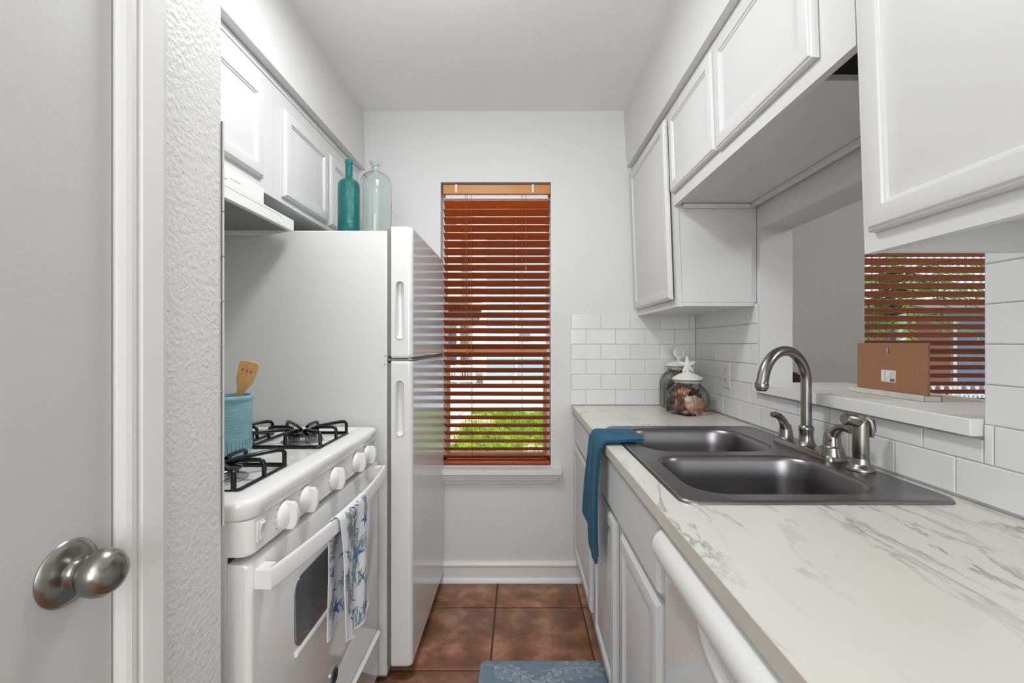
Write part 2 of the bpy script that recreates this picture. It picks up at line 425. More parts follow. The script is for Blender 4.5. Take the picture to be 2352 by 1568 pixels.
# windows
def window(name, w, meet, lbl, frame='rail'):
    x0, x1, z0, z1 = w; y = YB+.085
    b = box(x0, x0+.018, y, y+.05, z0, z1); b.box(x1-.018, x1, y, y+.05, z0, z1); b.box(x0, x1, y, y+.05, z1-.02, z1); b.box(x0, x1, y, y+.05, z0, z0+.03)
    r = b.build(name, 'rail'); struct(r, lbl)
    b = box(x0+.018, x1-.018, y-.004, y+.03, meet-.014, meet+.018); b.build('meeting_rail', 'tan', r, bevel=.002)
    b = box(x0+.016, x0+.034, y-.004, y+.026, z0+.03, meet); b.box(x1-.034, x1-.016, y-.004, y+.026, z0+.03, meet)
    b.box(x0+.034, x1-.034, y-.004, y+.026, z0+.03, z0+.05); b.build('lower_sash', 'tan', r, bevel=.002)
    b = box(x0+.018, x1-.018, y+.022, y+.026, z0+.03, z1-.02); b.build('pane', 'pane', r)
    return r
window('window_1', W1, 1.19, 'tall narrow kitchen window looking out on grass')
window('window_2', W2, 1.19, 'dining room window seen through the pass-through')
# blinds
def blind(name, w, zt, zb, n, label, sm, hm, yc, ladders, cords):
    x0, x1 = w
    r = thing(name, label, 'window blind', ((x0+x1)/2, yc, zb))
    a = math.radians(30); hw = .025
    b = MB()
    z_first = zt-.052; z_last = zb+.034
    for i in range(n):
        z = z_first+(z_last-z_first)*i/(n-1)
        if i == 0: a_ = math.radians(44)
        else: a_ = a
        dy, dz = math.cos(a_)*hw, math.sin(a_)*hw; t = .0014
        j = random.uniform(-.0008, .0008); k = random.uniform(-.001, .001)
        # slightly crowned slat section
        sec = [(-dy, dz-t), (0, -t+.0012), (dy, -dz-t), (dy, -dz+t), (0, t+.0012), (-dy, dz+t)]
        b.prism(sec, lambda u, v, q: (x0+(x1-x0)*q+k, yc+u, z+v+j*(q-.5)*2), 0.0, 1.0)
    b.build('slats', sm, r, ang=25)
    b = box(x0-.002, x1+.002, yc-.026, yc+.03, zt-.002, zt+.046); b.build('headrail', hm, r, bevel=.002)
    for q in (.12, .84): box(x0+(x1-x0)*q-.005, x0+(x1-x0)*q+.005, yc-.029, yc-.0265, zt+.004, zt+.047).build('mounting_clip', 'plastic', r)
    b = box(x0+.01, x1-.01, yc-.012, yc+.026, zt-.022, zt-.003); b.build('tilt_rod_cover', 'rail', r)
    b = box(x0, x1, yc-.025, yc+.025, zb+.002, zb+.017); b.build('bottom_rail', sm, r, bevel=.003)
    b = MB()
    for q in ladders:
        x = x0+(x1-x0)*q
        for dy in (-.026, .026):
            b.tube([(x, yc+dy*math.cos(a), zt), (x+random.uniform(-.001, .001), yc+dy*math.cos(a), (zt+zb)/2), (x, yc+dy*math.cos(a), zb+.016)], .0009, 6)
        for i in range(n):
            z = z_first+(z_last-z_first)*i/(n-1)
            b.tube([(x-.0015, yc-.0225, z+.0105), (x+.0015, yc+.0225, z-.0145)], .0006, 5)
    b.build('ladder_cords', 'cord', r)
    for x, z in cords:
        px = x0+(x1-x0)*x
        c = MB().tube([(px, yc-.03, zt), (px+.0015, yc-.031, (zt+z)/2), (px, yc-.032, z)], .0009, 6).build('lift_cord', 'cord', r)
        MB().lathe([(.0015, .024), (.003, .020), (.0062, .006), (.0066, 0), (.004, -.002)], (px, yc-.032, z-.02), seg=12).build('tassel', 'slat', c)
    return r
blind('wooden_blind', (-.396, .162), 2.020, .602, 33, 'cherry wood slatted blind in the tall window beside the refrigerator', 'slat', 'slat_edge', YB+.038,
      (.262, .738), ((.205, 1.325), (.225, 1.20), (.775, 1.64)))
blind('wooden_blind', (1.808, 2.69), 2.020, .602, 32, 'cherry wood slatted blind seen through the pass-through opening', 'slat2', 'slat2', YB+.038,
      (.135, .865), ((.04, 1.18), (.065, 1.10)))
# door, casing
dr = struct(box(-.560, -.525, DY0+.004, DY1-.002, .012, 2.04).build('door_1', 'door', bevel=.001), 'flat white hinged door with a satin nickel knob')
jb = box(-.64, -.5205, DY1+.001, DY1+.0195, 0, 2.055); jb.box(-.600, -.5605, DY1-.012, DY1+.0005, 0, 2.04)
jb.box(-.64, -.522, DY0-.0195, DY0, 0, 2.055); jb.box(-.64, -.522, DY0+.0005, DY1+.0005, 2.045, 2.0595)
struct(jb.build('trim_2', 'trim', bevel=.002), 'white door jamb')
prof = [(0, -.002), (0, .010), (.006, .013), (.014, .013), (.017, .009), (.020, .009), (.024, .014), (.046, .018), (.056, .019), (.060, .014), (.064, .012), (.072, .012), (.076, -.002)]
prof = [(d*.90, h) for d, h in prof]
b = MB()
y0c = DY1+.003; z1c = 2.062
b.loops([[(-.521+h, y0c+d, 0) for d, h in prof], [(-.521+h, y0c+d, z1c+d) for d, h in prof]], True, True, True)
y1c = DY0-.003
b.loops([[(-.521+h, y0c+d, z1c+d) for d, h in prof], [(-.521+h, y1c-d, z1c+d) for d, h in prof], [(-.521+h, y1c-d, 0) for d, h in prof]], True, True, True)
struct(b.build('trim_3', 'trim', ang=25), 'white moulded door casing')
ky, kz = .5225, .970
k = MB().lathe([(.001, 0), (.0365, 0), (.0375, .002), (.0355, .005), (.027, .0085), (.019, .0105), (.014, .0125), (.0125, .017), (.0120, .022)], (-.525, ky, kz), 'X', 48).build('knob_rosette', 'nickel', dr, ang=50)
MB().lathe([(.0120, .017), (.0128, .021), (.0170, .0235), (.0225, .028), (.0258, .034), (.0268, .041), (.0255, .049), (.0205, .056), (.012, .0605), (.001, .062)], (-.525, ky, kz), 'X', 48).build('knob', 'nickel', dr, ang=60)
b = box(-.555, -.530, DY1-.0021, DY1-.0012, kz-.03, kz+.03); b.build('latch_plate', 'nickel', dr)

# tile backsplash
def tiles(mb, u0, u1, z0, rows, ph, fn, zmax=99, holes=()):
    ph0 = ph; PW = .1535; PH = .0787; g = .0009
    for r in range(rows):
        a, bz = z0+r*PH, min(z0+(r+1)*PH, zmax)
        if bz-a < .006: continue
        off = ph0 + (PW/2 if r % 2 else 0)
        k = math.floor((u0-off)/PW)
        while off+k*PW < u1:
            p, q = max(u0, off+k*PW), min(u1, off+(k+1)*PW); k += 1
            if q-p < .006: continue
            segs = [(p, q, a, bz)]
            for h in holes:
                ns = []
                for (s0, s1, t0, t1) in segs:
                    if s1 <= h[0] or s0 >= h[1] or t1 <= h[2] or t0 >= h[3]: ns.append((s0, s1, t0, t1)); continue
                    if s0 < h[0]: ns.append((s0, h[0], t0, t1))
                    if s1 > h[1]: ns.append((h[1], s1, t0, t1))
                    m0, m1 = max(s0, h[0]), min(s1, h[1])
                    if t0 < h[2]: ns.append((m0, m1, t0, h[2]))
                    if t1 > h[3]: ns.append((m0, m1, h[3], t1))
                segs = ns
            for (s0, s1, t0, t1) in segs:
                if s1-s0 < .006 or t1-t0 < .005: continue
                s0 += g; s1 -= g; t0 += g; t1 -= g; e = .0022; tl = random.uniform(-.0003, .0003); tm = random.uniform(-.0003, .0003)
                c = lambda u, v, h: fn(u, v, h)
                mb.loops([[c(s0, t0, 0), c(s1, t0, 0), c(s1, t1, 0), c(s0, t1, 0)], [c(s0, t0, .0045), c(s1, t0, .0045), c(s1, t1, .0045), c(s0, t1, .0045)],
                          [c(s0+e, t0+e, .006+tl), c(s1-e, t0+e, .006+tm), c(s1-e, t1-e, .006+tl), c(s0+e, t1-e, .006-tm)]], True, False, True)
Z0 = .916
b = MB(); tiles(b, .268, .918, Z0, 6, .349-.1535*3, lambda u, v, h: (u, YB-.001-h, v))
back_t = b.build('wall_tile_back', 'tile', ang=20); struct(back_t, 'white subway tiles on the back wall above the counter')
box(.268, .918, YB-.003, YB, Z0, Z0+6*.0787+.003).build('grout', 'grout', back_t)
b = MB(); tiles(b, -.3, YB-.006, Z0+.003, 7, 1.10, lambda u, v, h: (XW-.001-h, u, v), zmax=1.43, holes=[(OP[0]-.0005, YB, 1.395, 9), (OP[0]-.0005, 1.735, 1.045, 9), (-.3, OP[0], Z0+.003+.0787*2, 9)])
tiles(b, -.3, OP[0]-.002, Z0+.003+.0787*2, 5, .888, lambda u, v, h: (XW-.001-h, u, v), zmax=1.43)
rt = b.build('wall_tile_right', 'tile', ang=20); struct(rt, 'white subway tiles on the wall behind the sink and around the pass-through')
b = MB(); slab_holes(b, -.3, YB, Z0, 1.43, [(OP[0], 1.735, 1.045, 9), (1.735, YB, 1.39, 9)], lambda m, a, c, d, e: m.box(XW-.003, XW, a, c, d, e))
b.build('grout', 'grout', rt)
b = MB(); tiles(b, -1.17, -.5165, Z0, 9, -1.1, lambda u, v, h: (u, .786+h, v))
lt = b.build('wall_tile_left', 'tile', ang=20); struct(lt, 'white subway tiles on the stub wall beside the range, seen edge on')
# pass-through ledge
b = MB().box(.893, 1.25, OP[0]+.001, OP[1], 1.053, 1.086)
b.box(.893, .922, OP[0]+.003, OP[1]+.01, 1.053, 1.086)
struct(box(.893, 1.25, OP[0]+.001, OP[1], 1.0515, 1.086).build('trim_4', 'trim', bevel=.002), 'thick white painted ledge of the pass-through')

# ================================================================ cabinets
DP = [(0, .008), (.0025, .0125), (.005, .0135), (.008, .017), (.011, .018), (.038, .018), (.040, .0145), (.0435, .014), (.046, .0105), (.049, .0105), (.078, .0165)]
DPs = [(0, .010), (.004, .016), (.007, .018)]
def door_part(root, side, x, y0, y1, z0, z1, name='door', prof=DP, m='cab', lean=0, zr=1.375, ajar=0):
    """side=+1: cabinet on the right, faces -X. side=-1: cabinet on the left, faces +X"""
    fn = lambda u, v, h: (x - side*h - lean*(v-zr) - side*ajar*(1-(u-y0)/(y1-y0)), u, v)
    o = MB().rings(prof, y0, y1, z0, z1, fn, 0).build(name, m, root, ang=22)
    return o
LEAN = .035
def leanf(zr, x_dir=-1): return lambda p: Vector((p.x + x_dir*LEAN*(p.z-zr), p.y, p.z))
def carcass(root, xf, xb, y0, y1, z0, z1, zbot, side=1, lean=0, zr=1.375, ybot=None):
    """side, top, bottom and back panels; inner panels stop short of the sides"""
    t = .016; b = MB(); xs_ = (xf+.0005*side)
    b.box(xs_, xb, y0, y0+t, z0, z1); b.box(xs_, xb, y1-t, y1, z0, z1)
    a, c = y0+t+.0004, y1-t-.0004
    b.box(xs_, xb-.001*side, a, c, z1-t, z1-.001); b.box(xs_, xb-.001*side, (ybot or a), c, zbot, zbot+t*.8); b.box(xb-.012*side, xb-.002*side, (ybot or a), c, zbot+t, z1-t-.001)
    if lean: b.xf(lambda p: Vector((p.x-(lean*(p.z-zr) if p.x < .7 else 0), p.y, p.z)))
    return b.build('carcass', 'cab', root)
c = thing('wall_cabinet', 'tall white wall cabinet in the corner above the glass jars', 'cabinet', (.77, 2.05, 1.378))
Y0, Y1 = 1.748, YB-.002
carcass(c, .633, .9215, Y0, Y1, 1.3955, 2.146, 1.402, lean=LEAN)
box(.62, .9165, Y0+.0005, Y1-.001, 1.3805, 1.3950).build('base_panel', 'cab', c)
b = MB(); slab_holes(b, Y0-.002, Y1, 1.378, 2.146, [(Y0+.035, Y1-.035, 1.42, 2.10)], lambda m, a, d, e, f: m.box(.615, .633, a, d, e, f)); b.xf(leanf(1.375)).build('face_frame', 'cab', c)
door_part(c, 1, .614, 1.766, 2.325, 1.408, 2.115, lean=LEAN, ajar=.007)
# middle wall cabinet over the pass-through
c = thing('wall_cabinet', 'long white two-door wall cabinet over the pass-through', 'cabinet', (.77, 1.25, 1.77))
Y0, Y1 = .803, 1.745
carcass(c, .633, .9215, Y0, Y1, 1.795, 2.146, 1.775, lean=LEAN, ybot=.925)
b = MB(); slab_holes(b, Y0, Y1, 1.768, 2.146, [(.92, 1.70, 1.82, 2.10)], lambda m, a, d, e, f: m.box(.615, .633, a, d, e, f)); b.xf(leanf(1.375)).build('face_frame', 'cab', c)
door_part(c, 1, .614, 1.345, 1.738, 1.812, 2.115, lean=LEAN)
door_part(c, 1, .614, .897, 1.337, 1.806, 2.115, lean=LEAN)
box(.890, .905, .925, Y1-.001, 1.757, 1.7745).build('back_cleat', 'cab', c, bevel=.002)
box(.634, .889, Y1-.014, Y1-.001, 1.757, 1.7745).build('side_cleat', 'cab', c, bevel=.002)
# near wall cabinet
c = thing('wall_cabinet', 'nearest white wall cabinet with a large raised-panel door, right edge of view', 'cabinet', (.77, .2, 1.394))
Y0, Y1 = -.45, .800
carcass(c, .633, .9215, Y0, Y1, 1.396, 2.146, 1.446, lean=LEAN)
b = MB(); slab_holes(b, Y0, Y1, 1.394, 2.146, [(.35, .76, 1.44, 2.10), (-.41, .31, 1.44, 2.10)], lambda m, a, d, e, f: m.box(.615, .633, a, d, e, f)); b.xf(leanf(1.375)).build('face_frame', 'cab', c)
door_part(c, 1, .614, .330, .775, 1.426, 2.115, lean=LEAN)
door_part(c, 1, .614, -.13, .322, 1.426, 2.115, lean=LEAN)
# left cabinets
c = thing('wall_cabinet', 'white wall cabinet above the range hood', 'cabinet', (-1, 1.16, 1.73))
Y0, Y1 = .795, 1.525
carcass(c, -.853, -1.179, Y0, Y1, 1.738, 2.135, 1.745, side=-1)
b = MB(); slab_holes(b, Y0, Y1, 1.730, 2.138, [(.83, 1.40, 1.78, 2.05)], lambda m, a, d, e, f: m.box(-.853, -.835, a, d, e, f)); b.build('face_frame', 'cab', c)
door_part(c, -1, -.836, 1.105, 1.452, 1.765, 2.062); door_part(c, -1, -.836, .81, 1.098, 1.765, 2.062)
box(-.838, -.831, Y0, Y1, 2.116, 2.137).build('top_moulding', 'cab', c, bevel=.001)
c = thing('wall_cabinet', 'white wall cabinet over the refrigerator behind the bottles', 'cabinet', (-1, 1.9, 1.73))
Y0, Y1 = 1.5255, YB-.002
carcass(c, -.853, -1.179, Y0, Y1, 1.738, 2.135, 1.745, side=-1)
b = MB(); slab_holes(b, Y0, Y1, 1.730, 2.138, [(1.60, 2.28, 1.78, 2.05)], lambda m, a, d, e, f: m.box(-.853, -.835, a, d, e, f)); b.build('face_frame', 'cab', c)
door_part(c, -1, -.836, 1.582, 1.940, 1.752, 2.062); door_part(c, -1, -.836, 1.968, 2.312, 1.752, 2.062)
box(-.838, -.831, Y0, Y1, 2.116, 2.137).build('top_moulding', 'cab', c, bevel=.001)

# base cabinets
XF = .302
c = thing('base_cabinet', 'far white base cabinet with one drawer over a door, beneath the corner counter', 'cabinet', (.6, 2.07, 0))
Y0, Y1 = 1.785, YB-.002
b = MB(); b.box(XF+.0185, .915, Y0, Y0+.016, .105, .882); b.box(XF+.0185, .915, Y1-.016, Y1, .105, .882); b.box(XF+.0185, .914, Y0+.0165, Y1-.0165, .11, .125); b.box(XF+.08, XF+.09, Y0+.001, Y1-.001, 0, .104)
b.build('carcass', 'cab', c)
b = MB(); slab_holes(b, Y0, Y1, .105, .884, [(1.83, 2.28, .73, .84), (1.83, 2.28, .15, .69)], lambda m, a, d, e, f: m.box(XF, XF+.018, a, d, e, f)); b.build('face_frame', 'cab', c)
door_part(c, 1, XF-.001, 1.808, 2.325, .155, .715)
door_part(c, 1, XF-.001, 1.808, 2.325, .735, .868, 'drawer', DPs)
c = thing('sink_base_cabinet', 'white sink base cabinet with two doors under the blue towel', 'cabinet', (.6, 1.34, 0))
Y0, Y1 = .905, 1.783
b = MB(); b.box(XF+.0185, .915, Y0, Y0+.016, .105, .882); b.box(XF+.0185, .915, Y1-.016, Y1, .105, .882); b.box(XF+.0185, .914, Y0+.0165, Y1-.0165, .11, .125); b.box(XF+.08, XF+.09, Y0+.001, Y1-.001, 0, .104)
b.build('carcass', 'cab', c)
b = MB(); slab_holes(b, Y0, Y1, .105, .884, [(.95, 1.25, .15, .69), (1.37, 1.72, .15, .69)], lambda m, a, d, e, f: m.box(XF, XF+.018, a, d, e, f)); b.build('face_frame', 'cab', c)
door_part(c, 1, XF-.001, 1.352, 1.700, .155, .700)
door_part(c, 1, XF-.001, .922, 1.268, .155, .700)
door_part(c, 1, XF-.001, .922, 1.700, .722, .868, 'false_front', DPs)
# dishwasher
c = thing('dishwasher', 'white dishwasher with a rolled top handle next to the sink cabinet', 'dishwasher', (.6, .6, 0))
Y0, Y1 = .298, .900
box(XF+.03, .90, Y0, Y1, .10, .872).build('tub', 'enamel_soft', c)
box(XF-.012, XF+.03, Y0+.003, Y1-.003, .12, .800).build('door_panel', 'enamel', c, bevel=.006, seg=3)
# rolled control bar
pr = [(0, -.036)]+[(.006+.043*math.cos(a_)**.75, .036*math.sin(a_)) for a_ in [(-PI/2+PI*i/18)*.985 for i in range(1, 18)]]+[(0, .036)]
b = MB(); L = []
for y, k in ((Y1-.001, .60), (Y1-.0025, .78), (Y1-.006, .90), (Y1-.012, .97), (Y1-.02, 1), (Y0+.02, 1), (Y0+.010, .95), (Y0+.002, .6)):
    L.append([(XF+.008-d*k, y, .838+h*k) for d, h in pr])
b.loops(L, True, True, True); b.build('handle_bar', 'enamel_soft', c, ang=50)
b = MB()   # scooped pocket lip below the bar
L = []
for i in range(25):
    t = i/24; y = .735-.275*t; e = math.sin(PI*t)**.45
    L.append([(XF-.012-h*e, y, .755+(1-e)*.045+d) for d, h in ((-.018, 0), (-.010, .007), (0, .010), (.008, .008), (.014, 0))])
b.loops(L, False); b.build('pocket_lip', 'enamel', c, ang=60, solid=.001)
box(XF+.06, XF+.07, Y0, Y1, .0, .10).build('kick_plate', 'enamel_soft', c)
# countertop with sink cutout
def holed(mb_outer, holes, z):
    bm = bmesh.new(); es = []
    for L in [mb_outer]+holes:
        vs_ = [bm.verts.new((x, y, z)) for x, y in L]
        for i in range(len(vs_)): es.append(bm.edges.new((vs_[i], vs_[(i+1) % len(vs_)])))
    bmesh.ops.triangle_fill(bm, edges=es, use_beauty=True, use_dissolve=False)
    bm.verts.ensure_lookup_table(); bm.verts.index_update()
    V = [tuple(v.co) for v in bm.verts]; F = [tuple(v.index for v in f.verts) for f in bm.faces]; bm.free(); return V, F
SX0, SX1, SY0, SY1 = .325, .888, .895, 1.715
cut = rrect(SX0+.012, SX1-.012, SY0+.012, SY1-.012, .03)
outer = [(.275, -.45), (.917, -.45), (.917, YB-.007), (.275, YB-.007)]
b = MB(); V, F = holed(outer, [cut], .914); b.v += V; b.f += F
n = len(b.v); V2, F2 = holed(outer, [cut], .885); b.v += V2; b.f += [tuple(n+i for i in f) for f in F2]
b.loops([[(x, y, .885) for x, y in outer], [(x, y, .914) for x, y in outer]])
b.loops([[(x, y, .885) for x, y in cut], [(x, y, .914) for x, y in cut]])
ct = tag(b.build('countertop', 'marble', ang=30), 'long white marble-patterned laminate countertop with grey veins', 'countertop')
box(.2738, .2752, -.449, YB-.008, .8852, .9136).build('edge_strip', mat('taupe_laminate_edge', (206, 200, 190), .35, var=(14, .05)), ct)

# sink
sk = thing('kitchen_sink', 'double-bowl stainless steel drop-in sink in the marble counter', 'sink', ((SX0+SX1)/2, (SY0+SY1)/2, .73))
zt = .9205
bowls = [rrect(.370, .790, .940, 1.272, .085, 8), rrect(.372, .780, 1.312, 1.672, .095, 8)]
def off_rr(x0, x1, y0, y1, r, d, n=8): return rrect(x0+d, x1-d, y0+d, y1-d, max(r-d, .012), n)
b = MB(); ro = rrect(SX0+.010, SX1-.010, SY0+.010, SY1-.010, .026, 6)
B0 = [(.370, .790, .940, 1.272, .085), (.372, .780, 1.312, 1.672, .095)]
V, F = holed(ro, [rrect(*q, 8) for q in B0], zt); b.v += V; b.f += F
b.loops([[(x, y, zt) for x, y in ro], [(x, y, zt+.0012) for x, y in rrect(SX0+.006, SX1-.006, SY0+.006, SY1-.006, .029, 6)],
         [(x, y, zt-.001) for x, y in rrect(SX0+.002, SX1-.002, SY0+.002, SY1-.002, .032, 6)], [(x, y, .9145) for x, y in rrect(SX0, SX1, SY0, SY1, .034, 6)]])
b.build('rim', 'steel', sk, ang=50)
for q in B0:
    b = MB(); P_ = [(0, 0), (.004, -.0012), (.009, -.006), (.013, -.016), (.018, -.06), (.024, -.12), (.034, -.152), (.055, -.170), (.085, -.176)]
    L = [[(x, y, zt+dz) for x, y in off_rr(*q, d)] for d, dz in P_]
    b.loops(L, True, False, True); bw = b.build('basin', 'steel', sk, ang=60)
    cx, cy = (q[0]+q[1])/2, (q[2]+q[3])/2
    MB().lathe([(.052, .0), (.050, .003), (.040, .002), (.036, -.002), (.001, -.002)], (cx, cy, zt-.1755), seg=32).build('drain', 'chrome', bw)

# faucet
FX = .850; dk = zt+.0005
f = thing('kitchen_faucet', 'brushed nickel gooseneck faucet with two lever handles', 'faucet', (FX, 1.332, dk))
b = MB()
def stad(w, l, n=10):  # half-width along X, half-length along Y
    P = []
    for i in range(n+1):
        a = PI*i/n; P.append((w*math.cos(a), l+w*math.sin(a)))
    for i in range(n+1):
        a = PI+PI*i/n; P.append((w*math.cos(a), -l+w*math.sin(a)))
    return P
L = []
for d_, h in ((0, 0), (.0015, .0125), (.0035, .0150), (.007, .0160)): L.append([(x, y, dk+h) for x, y in rrect(FX-.030+d_, FX+.030-d_, 1.328-.134+d_, 1.328+.136-d_, .016, 6)])
b.loops(L, True, True, True); b.build('base_plate', 'nickel', f, ang=40)
# spout
dirv = Vector((-.9, -.42, 0)).normalized(); R_ = .096; zc = 1.118
pts = [Vector((FX, 1.332, dk+.03)), Vector((FX, 1.332, 1.02)), Vector((FX, 1.332, zc))]
for i in range(1, 19):
    a = PI*i/19*1.0
    pts.append(Vector((FX, 1.332, zc))+dirv*(R_*(1-math.cos(a)))+Vector((0, 0, R_*math.sin(a))))
pe = pts[-1]; pts += [pe+Vector((dirv.x*.004, dirv.y*.004, -.012))]
n = len(pts); rad = [.0142]*n
for i in range(n): rad[i] = .0142 + (.0022*max(0, (i-n*.45)/(n*.55)))
MB().tube(pts, rad, 24).build('spout', 'nickel', f, ang=60)
e = pts[-1]
MB().lathe([(.0165, .006), (.0178, .003), (.0180, -.008), (.0168, -.011), (.0150, -.011), (.0150, -.014), (.012, -.018), (.010, -.012)], e, seg=28).build('aerator', 'nickel', f, ang=50)
MB().lathe([(.030, .012), (.024, .018), (.0195, .030), (.0178, .045), (.0188, .056), (.0205, .062), (.0195, .068), (.016, .072), (.014, .074)], (FX, 1.332, dk), seg=32).build('spout_collar', 'nickel', f, ang=60)
# far lever
h = MB().lathe([(.024, .014), (.0225, .018), (.021, .022), (.0195, .034), (.017, .048), (.014, .058)], (FX, 1.434, dk), seg=28).build('handle_base', 'nickel', f, ang=60)
MB().tube([(FX, 1.434, dk+.03), (FX-.003, 1.432, dk+.050), (FX-.012, 1.430, dk+.070), (FX-.026, 1.426, dk+.084), (FX-.040, 1.423, dk+.090), (FX-.052, 1.420, dk+.090)], [.017, .0155, .012, .0105, .010, .008], 16).build('lever_handle', 'nickel', f, ang=60)
h = MB().lathe([(.031, .012), (.030, .016), (.0265, .034), (.0225, .036), (.0215, .040), (.0205, .058), (.0185, .070), (.012, .080)], (FX, 1.222, dk), seg=28).build('handle_base', 'nickel', f, ang=50)
MB().tube([(FX, 1.222, dk+.045), (FX+.001, 1.216, dk+.070), (FX+.002, 1.200, dk+.088), (FX+.004, 1.180, dk+.094), (FX+.006, 1.160, dk+.090)], [.019, .0165, .0115, .0100, .0095], 16).build('lever_handle', 'nickel', f, ang=60)
MB().lathe([(.0028, 0), (.0028, .0008)], (FX-.0165, 1.205, dk+.055), ax=(-.75, -.65, 0), seg=12).build('set_screw', 'dark', f)
# sprayer
sp = thing('side_sprayer', 'brushed nickel side sprayer standing beside the faucet', 'sprayer', (FX, 1.120, dk))
MB().lathe([(.030, 0), (.0305, .004), (.026, .010), (.021, .014), (.0195, .018), (.0185, .030)], (FX, 1.120, dk), seg=32).build('sprayer_holder', 'nickel', sp, ang=50)
MB().lathe([(.0170, .026), (.0175, .040), (.0178, .041), (.0182, .043), (.0175, .080), (.0178, .112), (.0172, .124), (.014, .130)], (FX, 1.120, dk), seg=28).build('sprayer_body', 'nickel', sp, ang=50)
MB().tube([(FX+.012, 1.122, dk+.112), (FX, 1.120, dk+.117), (FX-.020, 1.117, dk+.124), (FX-.044, 1.112, dk+.128), (FX-.048, 1.111, dk+.1285)], [.013, .0155, .0152, .0142, .012], 20).build('spray_head', 'nickel', sp, ang=50)
MB().tube([(FX+.010, 1.117, dk+.132), (FX+.021, 1.115, dk+.122), (FX+.025, 1.114, dk+.100), (FX+.023, 1.114, dk+.082)], [.006, .009, .008, .004], 12).build('trigger', 'nickel', sp, ang=60)

# ================================================================ range
XS = -.500; ZC = .925
st = thing('gas_range', 'white four-burner gas range between the stub wall and the refrigerator', 'stove', (-.82, 1.22, 0))
Y0, Y1 = .838, 1.602
box(-1.16, -.546, Y0, Y1, .03, .905).build('body', 'enamel_soft', st)
# cooktop: raised rolled rim with recessed pan
L = []
def crect(d, r, z): return [(x, y, z) for x, y in rrect(-1.165+d, -.497-d, Y0-.006+d, Y1+.006-d, max(r-d, .008), 8)]
b = MB()
for d, z in ((.004, .903), (0, .907), (0, .930), (.0015, .9345), (.005, .9385), (.010, .9405), (.045, .9445), (.052, .9445), (.059, .941), (.066, .934), (.073, .929), (.083, .927)): L.append(crect(d, .045, z))
b.loops(L, True, True, True); b.build('cooktop', 'enamel', st, ang=50)
BC = [(-.685, 1.023), (-.685, 1.425), (-.935, 1.023), (-.935, 1.425)]
for i, (x, y) in enumerate(BC):
    bn = MB().lathe([(.062, .0015), (.060, .003), (.048, .004), (.043, .008), (.041, .010), (.040, .018), (.042, .019), (.042, .0215), (.001, .0215)], (x, y, .927), seg=36).build('burner', 'burner', st, ang=40)
    MB().lathe([(.048, .021), (.0495, .0245), (.046, .028), (.032, .031), (.001, .032)], (x, y, .927), seg=36).build('burner_cap', 'castiron', bn, ang=40)
    m_ = MB()
    for k in range(28):
        a = 2*PI*k/28; m_.box(-.0008, .0008, .0398, .0412, .938, .9455)
        for q in range(len(m_.v)-8, len(m_.v)):
            p = m_.v[q]; m_.v[q] = (x+p[0]*math.cos(a)-p[1]*math.sin(a), y+p[0]*math.sin(a)+p[1]*math.cos(a), p[2])
    m_.build('burner_ports', 'dark', bn)
def grate(cx, cy):
    h = .106; zb, zt_ = .932, .972; r = .0052; b = MB()
    base = rrect(cx-h, cx+h, cy-h, cy+h, .018, 5)
    pts = [(x, y, zb) for x, y in base]; pts.append(pts[0]); b.tube(pts, r, 8)
    for sx, sy in ((1, 0), (-1, 0), (0, 1), (0, -1)):
        # low fingers
        px, py = cx+sx*h, cy+sy*h; tx, ty = (0, 1) if sx else (1, 0)
        b.tube([(px, py, zb), (px, py, zt_-.010), (px-sx*.003, py-sy*.003, zt_-.004), (px-sx*.010, py-sy*.010, zt_-.001), (cx+sx*.050, cy+sy*.050, zt_-.001), (cx+sx*.030, cy+sy*.030, zt_-.006)], r, 8)
    for sx, sy in ((1, 1), (1, -1), (-1, 1), (-1, -1)):
        qx, qy = cx+sx*(h-.006), cy+sy*(h-.006)
        b.tube([(qx, qy, zb), (qx, qy, zt_-.008), (qx-sx*.004, qy-sy*.004, zt_-.001), (qx-sx*.012, qy-sy*.012, zt_+.001), (cx+sx*.030, cy+sy*.030, zt_-.004), (cx+sx*.010, cy+sy*.010, zt_-.010)], r*1.05, 8)
    return b
for x, y in BC: grate(x, y).build('grate', 'castiron', st, ang=50)
# control panel
L = []
b = MB()
poly = [(-.560, Y0+.002)]
def front_profile(x_out, r, x_in): # rounded front corners, plan view
    P = [(x_in, Y0+.001)]
    for i in range(7):
        a = -PI/2+PI/2*i/6; P.append((x_out-r+r*math.cos(a), Y0+.001+r+r*math.sin(a)))
    for i in range(7):
        a = PI/2*i/6; P.append((x_out-r+r*math.cos(a), Y1-.001-r+r*math.sin(a)))
    P.append((x_in, Y1-.001)); return P
L = []
for k, z in ((.0, .902), (.001, .899), (.004, .845), (.004, .840), (.0, .836)):
    L.append([(x, y, z) for x, y in front_profile(XS+k-.004, .020, -.546)])
b.loops(L, True, True, True); b.build('control_panel', 'enamel', st, ang=35)
XPn = XS+.0005
for y in (.960, 1.055, 1.22, 1.385, 1.48):
    kb = MB().lathe([(.0300, 0), (.0305, .003), (.028, .008), (.022, .0125), (.012, .0155), (.001, .0165)], (XPn-.002, y, .870), 'X', 40).build('knob', 'enamel_soft', st, ang=50)
    P = []
    for i in range(13):
        a = -1.02+2.04*i/12; P.append((.0295*math.sin(a)*1.12, .010+.0195*math.cos(a)))
    poly = [(-.0285, .001)]+P+[(.0285, .001)]
    MB().prism(poly, lambda u, v, w: (XPn+v, y+w, .870+u), -.0062, .0062).build('grip', 'enamel_soft', kb, bevel=.0012)
b = MB()
